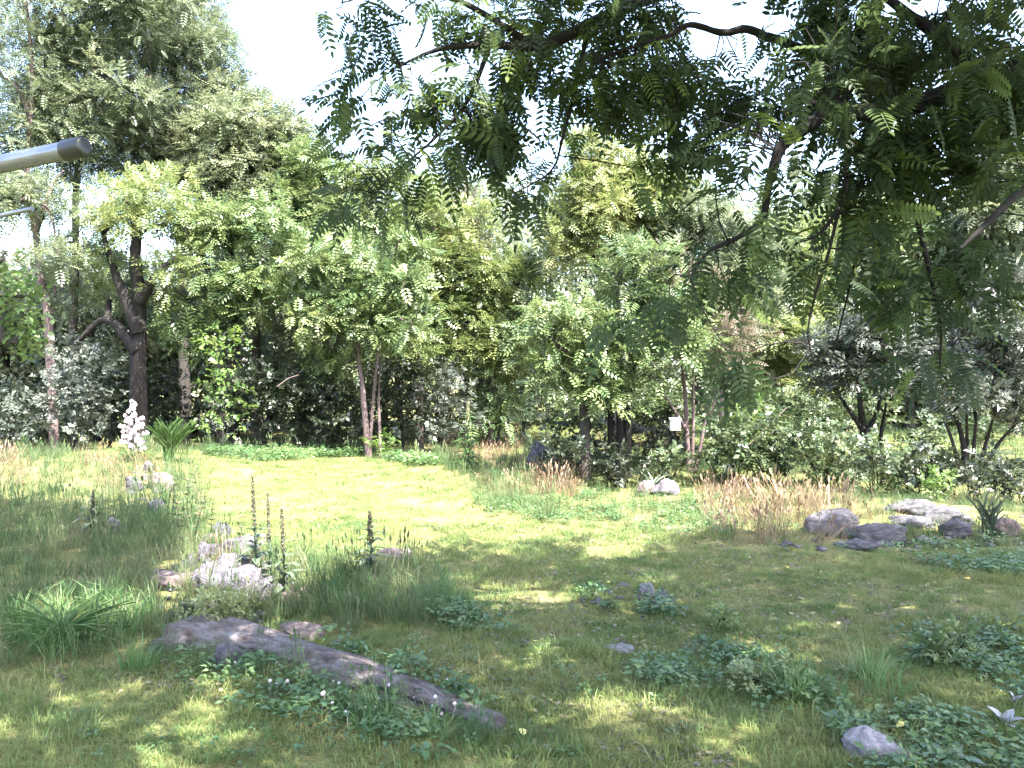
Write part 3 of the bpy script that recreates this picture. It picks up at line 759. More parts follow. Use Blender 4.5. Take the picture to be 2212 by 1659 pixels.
COVER = True
if COVER:
    lawn = source('lawn_tuft', [blade_tuft(26, .075, .0055, .085, .7, s) for s in range(5)], M['lawn'])
    pts = np.concatenate([ground_pts([(3.5, 9, 130), (9, 15, 70), (15, 29, 28)], None, [MEADOW, ROUGH]), ground_pts([(24, 62, 10)], [FARFIELD])])
    scl = rng.uniform(.7, 1.25, len(pts)) * (1 + .5 * sstep(10, 22, pts[:, 1]) + 1.2 * sstep(24, 40, pts[:, 1]))
    scatter('lawn_grass', 'short mown grass of the lawn', 'grass', pts, scl, lawn, 5)
    mead = source('meadow_tuft', [blade_tuft(24, .34, .007, .12, .55, s + 30) for s in range(4)] + [seed_tuft(14, .5, s) for s in range(2)], M['meadow'])
    pts = ground_pts([(6, 14, 34), (14, 29, 17)], [MEADOW])
    scatter('meadow_grass', 'tall unmown grass on the left of the yard', 'grass', pts, rng.uniform(.6, 1.2, len(pts)) * (.75 + .6 * vnoise(pts[:, 0], pts[:, 1], .6)), mead, 6)
    pts = ground_pts([(13, 25, 22), (25, 62, 2.5)], [ROUGH, FARFIELD], [OPEN])
    scatter('rough_grass', 'rough grass around the copse and out to the far field', 'grass', pts, rng.uniform(.7, 1.3, len(pts)) * np.where((pts[:, 0] > .8) & (pts[:, 1] < 21), .6, 1), mead, 6)
    straw = source('straw_tuft', [seed_tuft(13, .36 * q, s + 60) for s, q in enumerate((1, .8, 1.15, .65, .95, 1.25))], M['straw'])
    DRY = [[(-200, 985), (45, 985), (60, 1055), (-200, 1075)], [(165, 985), (330, 1000), (375, 1060), (260, 1070), (180, 1040)], [(1010, 1010), (1180, 1000), (1260, 1050), (1240, 1085), (1080, 1080)],
           [(1490, 1060), (1640, 1065), (1800, 1085), (1960, 1120), (1800, 1190), (1570, 1180)], [(960, 960), (1120, 930), (1200, 950), (1020, 1010), (960, 1000)], [(1270, 930), (1480, 930), (1480, 985), (1280, 975)], [(1600, 920), (1850, 900), (1850, 960), (1620, 985)],
           [(420, 1200), (560, 1190), (600, 1240), (580, 1280), (440, 1270)]]
    pts = ground_pts([(8, 14, 14), (14, 25, 28), (25, 45, 9)], DRY, keep=lambda x, y: vnoise(x, y, 1.1, 21) + .4 * vnoise(x, y, 4, 22) > .5)
    scatter('dry_grass', 'dry pinkish straw-coloured grass standing in patches', 'grass', pts, rng.uniform(.4, 1.25, len(pts)) * np.where((pts[:, 0] > .5) & (pts[:, 1] < 20), 1.35, 1), straw, 6, tilt=.38)
    lush = source('lush_tuft', [blade_tuft(24, .42, .009, .10, .85, s + 90) for s in range(4)], M['lush'])
    pts = ground_pts([(6, 14, 30)], [FRONTLUSH, [(690, 1260), (950, 1270), (1030, 1330), (900, 1340), (700, 1330)], [(740, 1540), (960, 1590), (930, 1640), (760, 1600)], [(1640, 1480), (1900, 1460), (2050, 1560), (1900, 1640), (1700, 1560)]], keep=lambda x, y: vnoise(x, y, 1.3, 3) > .35)
    scatter('long_grass', 'long bright green grass blades arching over in clumps', 'grass', pts, rng.uniform(.5, 1.1, len(pts)), lush, 4)
    weed = source('weed_tuft', [weed_tuft(26, .06, .13, s) for s in range(5)], M['weed'])
    pts = ground_pts([(4, 12, 60), (12, 22, 30)], [LOGWEED, LOGIVY, IVYRIGHT, BRIGHTWEED, [(1500, 1400), (1760, 1440), (1830, 1540), (1640, 1530)], [(1230, 1270), (1420, 1290), (1480, 1340), (1300, 1320)], [(900, 1300), (1050, 1330), (1090, 1380), (960, 1360)], [(1380, 1430), (1560, 1470), (1500, 1510), (1360, 1470)], [(1800, 1560), (2300, 1480), (2300, 1720), (1850, 1700)], [(1970, 1370), (2260, 1370), (2260, 1470), (1990, 1460)]], keep=lambda x, y: vnoise(x, y, 1.7, 6) + .3 * vnoise(x, y, 6, 8) > .52)
    scatter('ground_weeds', 'low broad-leaved weeds creeping beside the log and lawn edges', 'weeds', pts, rng.uniform(.5, 1.3, len(pts)), weed, 5)
    pts = ground_pts([(4, 15, 5)], None, [MEADOW], keep=lambda x, y: vnoise(x, y, .9, 5) > .55)
    scatter('lawn_weeds', 'small flat weeds growing among the lawn grass', 'weeds', pts, rng.uniform(.35, .75, len(pts)), weed, 5)
    tall = source('tall_tuft', [blade_tuft(18, .17, .006, .09, .75, s + 200) for s in range(4)], M['lawn'])
    pts = ground_pts([(3.5, 15, 26)], None, [MEADOW], keep=lambda x, y: vnoise(x, y, .8, 9) + .35 * vnoise(x, y, 3, 4) > .72)
    scatter('shaggy_grass', 'longer uncut tufts scattered through the shaded lawn', 'grass', pts, rng.uniform(.6, 1.2, len(pts)), tall, 4)
    lit = source('litter', [weed_tuft(9, .05, .03, s + 300) for s in range(4)], leaf_mat('litter_leaf', [(.05, .042, .034), (.085, .07, .055), (.13, .11, .08), (.2, .18, .09)], trans=.05, rough=.7, src='obj'))
    pts = ground_pts([(3.5, 9, 18), (9, 15, 12)], None, [MEADOW], keep=lambda x, y: vnoise(x, y, .7, 12) > .45)
    scatter('leaf_litter', 'small brown and grey dead leaves scattered over the lawn', 'leaf litter', pts, rng.uniform(.6, 1.4, len(pts)), lit, 4)
    pts = ground_pts([(5, 15, 55)], [[(360, 1400), (520, 1425), (760, 1500), (960, 1585), (1080, 1600), (1060, 1640), (860, 1600), (600, 1500), (380, 1460)], [(330, 1320), (420, 1330), (400, 1440), (320, 1440)], [(380, 1270), (620, 1280), (660, 1330), (560, 1350), (400, 1330)]])
    scatter('verge_grass', 'grass blades growing up against the log and the rock pile', 'grass', pts, rng.uniform(.4, .95, len(pts)), mead, 6)
    pts = ground_pts([(22, 30, 12)], [[(300, 975), (760, 975), (1000, 1000), (960, 1030), (800, 985), (560, 1000), (430, 1020), (330, 1040)]])
    scatter('edge_grass', 'tall grass fringe between lawn and wood', 'grass', pts, rng.uniform(.7, 1.3, len(pts)), mead, 6)
    pts = ground_pts([(22, 30, 20)], [[(380, 985), (760, 975), (1000, 1010), (960, 1030), (800, 985), (560, 1000), (430, 1020)]])
    scatter('edge_weeds', 'leafy weeds along the far edge of the lawn below the wood', 'weeds', pts, rng.uniform(.8, 2.4, len(pts)), weed, 5)

# ------------------------------------------------------------------ rocks, log
def rock_mesh(seed, mat, sub=4, ang=.55):
    bm = bmesh.new(); bmesh.ops.create_icosphere(bm, subdivisions=sub, radius=1)
    r = np.random.default_rng(seed)
    planes = [(Vector(norm(r.normal(size=3))), r.uniform(.55, .85)) for _ in range(13)]
    off = Vector(r.uniform(-50, 50, 3))
    for v in bm.verts:
        p = v.co.copy()
        for nrm, dd in planes:
            e = p.dot(nrm) - dd
            if e > 0: p -= nrm * e * .85
        n1 = mnoise.fractal(p * 1.3 + off, 1.0, 2.0, 4)
        n2 = mnoise.fractal(p * 3.2 + off, .8, 2.0, 5)
        v.co = p * (1 + .2 * n1 + .10 * n2 - .05 * abs(mnoise.noise(p * 2.4 - off)))
    me = bpy.data.meshes.new('rock'); bm.to_mesh(me); bm.free()
    for p in me.polygons: p.use_smooth = True
    me.materials.append(mat)
    return me

def rock(label, u, v, wpx, hpx, mat='rock', seed=1, rotz=None, sink=.36, depth=.8, name='rock', group=None, lift=0.0):
    g = G(u, v); s = K * g[1] / F
    wx, hz = wpx * s / 2, hpx * s / (2 - 2 * sink) * 1.0
    o = link(name, rock_mesh(seed, M[mat]), None, (g[0], g[1] + wx * depth * .5, g[2] + hz * (1 - 2 * sink) + lift), (0, 0, rotz if rotz is not None else rng.uniform(-.4, .4)), (wx, wx * depth, hz))
    tag(o, label, 'rock', group)
    return o

rock('broad pale lavender boulder in front at the centre of the rock pile', 520, 1292, 110, 75, 'rock', 3, .2)
rock('round dark shaded boulder at the right of the rock pile', 570, 1300, 75, 62, 'rock', 4, .1)
rock('lavender boulder at the left of the rock pile', 440, 1290, 95, 62, 'rock', 5, -.2)
rock('humped boulder highest at the back of the rock pile', 480, 1255, 110, 60, 'rock', 6, .3)
rock('small dark green-grey stone at the left end of the rock pile', 400, 1240, 48, 40, 'rockdark', 7)
rock('flat brownish ledge rock on the left flank of the rock pile', 370, 1275, 100, 40, 'rockpink', 8)
rock('weathered brownish slab at the top of the outcrop by the mullein plants', 472, 1165, 48, 34, 'rockdark', 9)
rock('smooth lavender slab leaning below the top of the outcrop', 515, 1205, 80, 44, 'rock', 10)
rock('pale layered stone left of the smooth lavender slab', 435, 1215, 42, 50, 'rock', 11)
rock('pale stone among dry leaves above the log', 622, 1308, 44, 26, 'rockpink', 12)
rock('lavender stone beside the dark leafy plant at the left', 240, 1150, 60, 34, 'rock', 13)
rock('whitish stone under striped leaves in the left grass', 335, 1112, 44, 36, 'rock', 14)
rock('bright pinkish stone heaped in dry grass below the white flower spike', 345, 1058, 70, 40, 'rockpink', 15)
rock('bluish stone tucked at the left side of the dry grass heap', 285, 1062, 50, 40, 'rockdark', 16)
rock('small white stone on top of the dry grass heap', 318, 1022, 30, 22, 'rock', 17)
rock('pale flat stone just right of the lone mullein plant', 850, 1208, 90, 22, 'rockpink', 18)
rock('dark boulder with streaked top at the left of the copse', 1165, 1010, 66, 56, 'rockdark', 19)
rock('pinkish white stone at the foot of the copse', 1395, 1072, 44, 34, 'rockpink', 20)
rock('rough grey-pink stone right of the pinkish white stone', 1440, 1070, 70, 32, 'rock', 21)
rock('dome-shaped grey rock on the right bank', 1815, 1160, 140, 58, 'rockdark', 22, .1, sink=.42)
rock('long low grey rock sloping down from the dome-shaped rock', 1912, 1180, 150, 44, 'rockdark', 23, -.3, sink=.44)
rock('lavender slab behind the long low grey rock', 1975, 1140, 90, 32, 'rockdark', 24)
rock('lavender rock left of the spiky leaved plant', 2080, 1165, 80, 40, 'rockdark', 25)
rock('pale pinkish rock at the right edge', 2190, 1160, 70, 36, 'rockpink', 26)
rock('small brown stone lying alone in the shaded lawn', 1400, 1292, 46, 28, 'rockpale', 27)
rock('small flat grey stone beside the lone brown stone', 1432, 1298, 40, 14, 'rock', 28)
rock('flat bluish stone nearly buried in the middle of the lawn', 1340, 1416, 80, 14, 'rockpale', 29)
rock('grey rock half covered by grass at the bottom right', 1910, 1652, 150, 60, 'rockpale', 30, sink=.42)
rock('white stone chip on the lawn edge below the dry grass', 1700, 1182, 38, 12, 'rock', 31)

rock('lavender stone bridging the rock pile and the slab above it', 478, 1232, 60, 30, 'rock', 41)
rock('grey stone poking out right of the pale layered stone', 462, 1200, 46, 30, 'rockdark', 42)
rock('pinkish stone at the back of the outcrop behind the layered stone', 445, 1178, 40, 24, 'rockpink', 43)
rock('greyish stone low between the rock pile and the yellow green bush', 480, 1318, 80, 26, 'rock', 44)
rock('dark stone half buried above the left end of the log', 400, 1335, 60, 30, 'rockdark', 45)
rock('long pinkish ledge stone just behind the upper part of the log', 640, 1385, 130, 26, 'rockpink', 46, -.5)
rock('bluish grey boulder against the near side of the thick end of the log', 490, 1452, 95, 56, 'rock', 47, -.3)
rock('low brown stone in the weeds right of the rock pile', 650, 1290, 50, 20, 'rockpink', 48)
rock('long dark low ledge rock in front of the brush at the right', 1990, 1112, 150, 34, 'rockdark', 49, sink=.46)
rock('dark mossy rock below the fan of dark stems', 2060, 1132, 110, 36, 'rockdark', 50, sink=.46)
rock('grey low rock in front of the dome-shaped rock', 1860, 1190, 90, 18, 'rockdark', 51)
rb = MB()
for (poly, n_) in (([(330, 1200), (560, 1150), (660, 1310), (560, 1400), (390, 1370), (320, 1300)], 120), ([(230, 1030), (380, 1010), (380, 1080), (300, 1110), (240, 1090)], 50), ([(1690, 1150), (2230, 1110), (2230, 1180), (1900, 1200), (1680, 1195)], 90), ([(1230, 1270), (1450, 1270), (1450, 1310), (1260, 1310)], 16)):
    us = rng.uniform(min(p[0] for p in poly), max(p[0] for p in poly), n_ * 3); vs = rng.uniform(min(p[1] for p in poly), max(p[1] for p in poly), n_ * 3)
    ok = np.nonzero(in_poly(us, vs, poly))[0][:n_]
    bmr = bmesh.new(); bmesh.ops.create_icosphere(bmr, subdivisions=1, radius=1)
    bv = np.array([v.co[:] for v in bmr.verts]); bf = np.array([[v.index for v in f.verts] for f in bmr.faces]); bmr.free()
    for i in ok:
        g = G(us[i], vs[i]); r_ = .03 + .07 * rng.random() ** 2
        rb.add(bv * (1 + rng.normal(0, .18, (len(bv), 1))) * np.array([r_ * rng.uniform(.8, 1.5), r_, r_ * .6]) + g + np.array([0, 0, .01]), bf, rng.random())
tag(rb.build('rubble', M['rock']), 'small stones and rubble lying around the outcrops', 'rubble', kind='stuff')

def build_log():
    a, b = G(385, 1385), G(1085, 1590)
    a = a + np.array([-.1, .15, .0]); b = b + np.array([0, .1, -.02])
    mid1 = G(560, 1420) + np.array([0, .15, .03]); mid2 = G(820, 1495) + np.array([0, .12, .01])
    p = smooth_line([a, mid1, mid2, b], 80)
    n, sides = len(p), 30
    t = norm(np.gradient(p, axis=0)); s = norm(np.cross(t, [0, 0, 1.0])); w = np.cross(s, t)
    q = np.linspace(0, 1, n)
    r = .25 - .13 * q; r = r * (1 + .13 * np.sin(q * 11 + .6) * (1 - .6 * q) + .06 * np.sin(q * 27))
    r[0] *= .6; r[1] *= .85; r[-1] *= .35; r[-2] *= .75
    ang = np.arange(sides) / sides * 2 * math.pi
    V = []
    for i in range(n):
        for j in range(sides):
            k = Vector((q[i] * 5, math.cos(ang[j]) * 2.2, math.sin(ang[j]) * 2.2))
            f = 1 + .42 * mnoise.fractal(Vector((k.x * .55, k.y * 1.3, k.z * 1.3)), 1, 2, 5) + .16 * mnoise.noise(Vector((k.x * .4, k.y * 3.5, k.z * 3.5))) + .05 * mnoise.noise(Vector((k.x * 6, k.y * 6, k.z * 6)))
            V.append(p[i] + r[i] * f * (math.cos(ang[j]) * s[i] * 1.45 + (np.sign(math.sin(ang[j])) * abs(math.sin(ang[j])) ** 1.4) * w[i] * .62))
    V = np.array(V)
    c = p.mean(0)
    i = np.arange(n - 1)[:, None] * sides; j = np.arange(sides)[None, :]; k = (j + 1) % sides
    mb = MB(); mb.add(V - c, np.stack([i + j, i + sides + j, i + sides + k, i + k], -1).reshape(-1, 4))
    mb.add(V[:sides] - c, [list(range(sides))]); mb.add(V[-sides:][::-1] - c, [list(range(sides))])
    o = mb.build('log', M['log'], None, True); o.location = c
    # texture runs along the local x axis: turn the object frame onto the log
    d = b - a; yaw = math.atan2(d[1], d[0])
    me = o.data; cs, sn = math.cos(-yaw), math.sin(-yaw)
    co = np.empty(len(me.vertices) * 3, np.float32); me.vertices.foreach_get('co', co); co = co.reshape(-1, 3)
    co[:, :2] = co[:, :2] @ np.array([[cs, sn], [-sn, cs]])
    me.vertices.foreach_set('co', co.ravel()); me.update(); o.rotation_euler.z = yaw
    tag(o, 'long weathered pinkish grey log lying in the weeds', 'log')
build_log()

# ------------------------------------------------------------------ plants with their own parts
def one_leaf_mesh(name, mat, L=1.0, w=.16, curl=.35, n=5):
    mb = MB(); xs = np.linspace(0, 1, n + 1)
    wd = w * np.sin(np.pi * np.clip(xs * .92 + .06, 0, 1)) ** .8; z = .35 * xs - (curl + .35) * xs ** 2
    V = np.concatenate([np.stack([xs, wd, z + .04], -1), np.stack([xs, xs * 0, z], -1), np.stack([xs, -wd, z + .04], -1)]) * L
    f = []
    for i in range(n):
        f += [[i, n + 1 + i, n + 2 + i, i + 1], [n + 1 + i, 2 * n + 2 + i, 2 * n + 3 + i, n + 2 + i]]
    mb.add(V, f, np.tile(np.linspace(.2, .8, n + 1), 3))
    return mb.mesh(name, mat, True)

LEAF_FRESH = one_leaf_mesh('leaf', M['lush'], 1, .15, .4)
LEAF_MULL = one_leaf_mesh('leaf', M['mullein'], 1, .17, .45)
def mullein(label, u, vb, vt, leaves=18, lsize=.30, leaf_top=.55, rad=.022, lean=0.0, group='mullein plants', spike_mat='spike', leaf=None):
    g = G(u, vb); root = empty('mullein_plant', g); tag(root, label, 'plant', group)
    h = (W(u, vt, g[1])[2] - g[2])
    top = np.array([lean * h, 0, h])
    st = MB(); p = add_tube(st, [np.zeros(3), top * .5 + [.01, 0, 0], top * .75], .016, .008, 6, 8); st.build('stem', M['mullein'], root, True)
    sp = MB(); line = smooth_line([top * .5, top * .8, top], 40)
    add_tube(sp, line, rad * .55, rad * .2, 5, 12)
    for q in range(170):                      # knobbly buds
        i = rng.integers(0, 40); a = rng.uniform(0, 6.283); rr = rad * (1 - .65 * i / 40)
        c = line[i] + np.array([math.cos(a) * rr, math.sin(a) * rr, 0])
        s = .011 * rng.uniform(.6, 1.3)
        v = c + np.array([[s, 0, 0], [0, s, 0], [-s, 0, 0], [0, -s, 0], [0, 0, s * 1.4], [0, 0, -s]])
        sp.add(v, [[0, 1, 4], [1, 2, 4], [2, 3, 4], [3, 0, 4], [1, 0, 5], [2, 1, 5], [3, 2, 5], [0, 3, 5]], rng.random())
    sp.build('flower_spike', M[spike_mat], root)
    for k in range(leaves):
        t = (k / leaves) ** 1.2
        a = k * 2.4 + rng.normal(0, .2)
        s = lsize * (1 - .62 * t) * rng.uniform(.85, 1.15)
        link('leaf', leaf or LEAF_MULL, root, tuple(top * leaf_top * t + [0, 0, .03]), (rng.normal(0, .12), -.25 - .35 * t + rng.normal(0, .12), a), s)
    return root
mullein('tallest brown-spiked mullein, leftmost of the three beside the rock pile', 552, 1265, 1027, 24, .34, .5, .024, -.03)
mullein('pale thin-spiked mullein between the tall dark ones by the rock pile', 582, 1275, 1066, 14, .26, .55, .018, -.02)
mullein('dark-spiked mullein at the right of the group by the rock pile', 612, 1288, 1100, 20, .31, .5, .024, -.02)
mullein('lone dark mullein spike standing apart at the near edge of the bright lawn', 801, 1240, 1106, 26, .32, .75, .036, -.02)
mullein('leafy spire-shaped mullein at the back, left of the copse', 1012, 1008, 868, 60, .44, .8, .075, -.01, spike_mat='meadow_spike', leaf=LEAF_FRESH)
mullein('dark leafy mullein without flowers in the left grass', 198, 1155, 1060, 26, .36, .8, .02, .02)

def tall_weed(u, vb, vt, lab):
    g = G(u, vb); root = empty('tall_weed', g)
    tag(root, lab + ' thin tall weed stem standing between the left meadow and the bright lawn', 'weed', 'thin tall weeds left of the lawn')
    h = W(u, vt, g[1])[2] - g[2]; ln_ = rng.normal(0, .06)
    st = MB(); p = add_tube(st, [np.zeros(3), [ln_ * .4, 0, h * .5], [ln_, .02, h]], .007, .003, 4, 9)
    st.build('stem', M['spike'], root)
    lb = MB(); n = 46
    i = rng.integers(2, len(p), n); a = rng.uniform(0, 6.28, n)
    bake(lb, T_leaf(.16), p[i], np.stack([np.cos(a), np.sin(a), np.full(n, .5)], -1), np.tile([0, 0, 1.0], (n, 1)) + rng.normal(0, .2, (n, 3)), rng.uniform(.04, .11, n), rng.random(n))
    lb.build('leaves', M['spike'], root, kind='stuff')
for (u, vb, vt, lab) in ((372, 1150, 1050, 'leftmost'), (388, 1190, 1090, 'second from left'), (402, 1165, 1040, 'third from left'), (418, 1180, 1075, 'middle'), (432, 1150, 1010, 'tallest'), (455, 1170, 1080, 'second from right'), (520, 1200, 1110, 'rightmost')):
    tall_weed(u, vb, vt, lab)

# ---- yucca with its white bells
def bell_mesh():
    mb = MB(); n = 6; V = [[0, 0, .0]]
    for ring, (r, z) in enumerate([(.018, -.008), (.032, -.03), (.03, -.055)]):
        for j in range(n):
            a = j / n * 6.283
            V.append([math.cos(a) * r, math.sin(a) * r, z])
    for j in range(n):
        a = (j + .5) / n * 6.283
        V.append([math.cos(a) * .036, math.sin(a) * .036, -.066])
    f = [[0, 1 + j, 1 + (j + 1) % n] for j in range(n)]
    mb.add(V, f)
    q = [[1 + j, 7 + j, 7 + (j + 1) % n, 1 + (j + 1) % n] for j in range(n)] + [[7 + j, 13 + j, 13 + (j + 1) % n, 7 + (j + 1) % n] for j in range(n)]
    f2 = [[13 + j, 19 + j, 13 + (j + 1) % n] for j in range(n)]
    mb.f.append(np.array(q)); mb.f.append(np.array(f2))
    return mb.mesh('flower', M['petal'], True)
BELL = bell_mesh()
BLADE = one_leaf_mesh('leaf', M['lush'], 1, .03, .3)

def yucca():
    d = 20.0; x = X(290, d); g = np.array([x, d, float(H(x, d))])
    root = empty('yucca', g); tag(root, 'flowering yucca with one tall spike of white bell flowers', 'plant')
    zt = W(284, 862, d)[2] - g[2]; zb = W(284, 975, d)[2] - g[2]
    st = MB(); add_tube(st, [[0, 0, 0], [-.02, 0, zb], [-.05, 0, zt]], .022, .008, 6, 8); st.build('stem', M['spike'], root, True)
    tw = MB(); pos = []
    for k in range(26):
        t = k / 25; z = zb + (zt - zb) * (.04 + .9 * t)
        L_ = .27 * math.sin(math.pi * min(1, .3 + .62 * t)) * (1 if t < .75 else .45)
        a = k * 2.4
        b0 = np.array([-.02 - .03 * t, 0, z]); tip = b0 + np.array([math.cos(a) * L_, math.sin(a) * L_, .07])
        add_tube(tw, [b0, tip], .006, .003, 3, 2, cap=False)
        for q in ((.4, .75, 1.0) if t < .8 else (.9,)):
            pos.append(b0 + (tip - b0) * q)
    tw.build('flower_stalks', M['spike'], root, kind='stuff')
    for c in pos:
        link('flower', BELL, root, tuple(c), (rng.normal(0, .3), rng.normal(0, .3), rng.uniform(0, 6)), rng.uniform(1.25, 1.75))
    for k in range(26):
        link('leaf', BLADE, root, (0, 0, .02), (rng.normal(0, .1), -rng.uniform(.2, 1.1), k * 2.4), rng.uniform(.45, .7))
yucca()

def clump(name, label, u, vb, d, n, L_, cat='plant', mat='lush', wid=.03, up=(.5, 1.35), curl=.3):
    x = X(u, d); g = np.array([x, d, float(H(x, d))])
    root = empty(name, g); tag(root, label, cat)
    me = one_leaf_mesh('leaf', M[mat], 1, wid, curl)
    for k in range(n):
        link('leaf', me, root, (rng.normal(0, .04 * L_), rng.normal(0, .04 * L_), 0), (rng.normal(0, .1), -rng.uniform(*up), k * 2.4 + rng.normal(0, .3)), L_ * rng.uniform(.6, 1.1))
    return root
clump('grass_clump', 'spiky blue green grass clump right of the white flower spike', 365, 1000, 20.3, 170, 1.0, 'grass clump', 'lush', .007, (1.15, 1.56), .22)
clump('grass_clump', 'bright arching grass clump in the left foreground', 130, 1390, float(G(130, 1400)[1]), 150, .55, 'grass clump', 'lush', .011, (.7, 1.45), .85)
clump('iris_plant', 'spiky upright leaved plant among the right rocks', 2140, 1160, float(G(2140, 1165)[1]), 30, .75, 'plant', 'mullein', .022, (1.1, 1.52), .04)
clump('iris_plant', 'small pale strap-leaved plant at the foot of the copse', 1410, 1050, float(G(1400, 1062)[1]), 12, .5, 'plant', 'paleleaf', .04, (.4, 1.3), .25)
clump('dock_plant', 'broad pale leaved plant at the bottom right corner', 2060, 1690, float(G(2060, 1655)[1]), 11, .26, 'plant', 'paleleaf', .2, (.2, .9), .3)
clump('pale_plant', 'plant with two pale grey leaves near the right edge', 2175, 1560, float(G(2170, 1570)[1]), 6, .15, 'plant', 'bloom', .3, (.3, 1.2), .2)
clump('pale_plant', 'small white flowered plant close to the right edge above the pale grey leaves', 2195, 1520, float(G(2190, 1530)[1]), 7, .1, 'plant', 'bloom', .26, (.6, 1.4), .1)
shrub('low_shrub', 'low yellow green bush between the rock pile and the log', 470, 1345, 1285, 75, float(G(470, 1350)[1]), 'yellow', SP, .13, 60, .3, 20, tint0=.8)
shrub('low_shrub', 'small bright green seedling bush in the shaded lawn', 1555, 1362, 1328, 24, float(G(1555, 1362)[1]), 'bright', SP, .11, 18, .3, 14, tint0=.7)
shrub('low_shrub', 'dark low bush in the lawn near the right edge', 2070, 1440, 1370, 90, float(G(2070, 1440)[1]), 'heaven', SP, .12, 60, .3, 18)
shrub('low_shrub', 'dark green weed clump in the right foreground lawn', 1660, 1500, 1445, 90, float(G(1660, 1500)[1]), 'heaven', SP, .11, 60, .3, 18, tint0=.8)

# ------------------------------------------------------------------ white box on its post
def box_bm(sx, sy, sz, bevel=.012):
    bm = bmesh.new(); bmesh.ops.create_cube(bm, size=1); bmesh.ops.scale(bm, vec=(sx, sy, sz), verts=bm.verts)
    bmesh.ops.bevel(bm, geom=bm.edges[:], offset=bevel, segments=2, affect='EDGES')
    me = bpy.data.meshes.new('box'); bm.to_mesh(me); bm.free(); return me
gx = G_at(1458, 20.2)
wb = empty('white_box', gx); tag(wb, 'small white box on a post among the pinkish stems', 'box')
zc = W(1458, 918, 20.2)[2] - gx[2]
me = box_bm(.24, .2, .26); me.materials.append(M['white']); link('body', me, wb, (0, 0, zc))
me = box_bm(.28, .25, .03, .008); me.materials.append(M['white']); link('lid', me, wb, (0, -.005, zc + .147), (.12, 0, 0))
pb = MB(); add_tube(pb, [[0, .02, -.1], [0, .02, zc - .12]], .018, .018, 8, 3); pb.build('post', M['barkdark'], wb)

# leaning sticks on the brush
for (u0, v0, u1, v1, d, lab) in ((1545, 1045, 1700, 880, 20.9, 'long pale stick leaning up to the right across the brush'), (1605, 1000, 1680, 925, 20.7, 'short pale stick leaning beside the longer one'),
                                 (1395, 890, 1450, 940, 21.4, 'dark stick leaning down towards the white box'), (600, 835, 645, 810, 24.6, 'bare pale forked twig hanging in front of the dark wood')):
    a, b = W(u0, v0, d), W(u1, v1, d - .1)
    sb = MB(); add_tube(sb, [np.zeros(3), (b - a) * .5 + [0, 0, .06], b - a], .022, .012, 5, 8, .08)
    o = sb.build('stick', M['barkpink'] if 'pale' in lab else M['barkdark'], None, True); o.location = a; tag(o, lab, 'stick')

# ------------------------------------------------------------------ metal tubes near the camera
def ray_tube(name, label, pa, pb, r, mat, cap=None):
    a, b = np.array(pa), np.array(pb)
    root = empty(name, b); tag(root, label, 'pole')
    mb = MB(); add_tube(mb, [a - b, b - b], r, r, 28, 2); mb.build('tube', M[mat], root, False)
    for p in root.children[0].data.polygons: p.use_smooth = len(p.vertices) == 4
    if cap:
        d = norm(b - a); cb = MB()
        L_ = cap
        prof = [(-L_, r * 1.09), (-L_ + .001, r * 1.13), (-.004, r * 1.13), (-.001, r * 1.09), (.0008, r * .97), (.0016, r * .6), (.0018, .0005)]
        ref = norm(np.cross(d, [0, 0, 1.0])); up = np.cross(ref, d)
        ang = np.arange(28) / 28 * 6.2832; V = []
        for (t, rr) in prof: V.append(d * t + rr * (np.cos(ang)[:, None] * ref + np.sin(ang)[:, None] * up))
        i = np.arange(len(prof) - 1)[:, None] * 28; j = np.arange(28)[None]; k = (j + 1) % 28
        cb.add(np.concatenate(V), np.stack([i + j, i + k, i + 28 + k, i + 28 + j], -1).reshape(-1, 4))
        cb.build('end_cap', M['rubber'], root, True)
ray_tube('metal_tube', 'thick silver metal tube with a black end cap at the left edge', W(-900, 545, 1.25), W(186, 318, 1.0), .0108, 'alu', .029)
ray_tube('metal_rod', 'thin silver metal rod below the thick tube', W(-900, 660, 1.25), W(72, 452, 1.02), .0028, 'alu')

# ------------------------------------------------------------------ the near walnut tree
FR_N = T_frond(7, .22, .046, .35, .2, True)
FR_N2 = T_frond(6, .25, .052, .55, .18, True)
FR_N3 = T_frond(8, .19, .042, .14, .22, True)
FR_LITE = T_frond(7, .25, .075, .3)

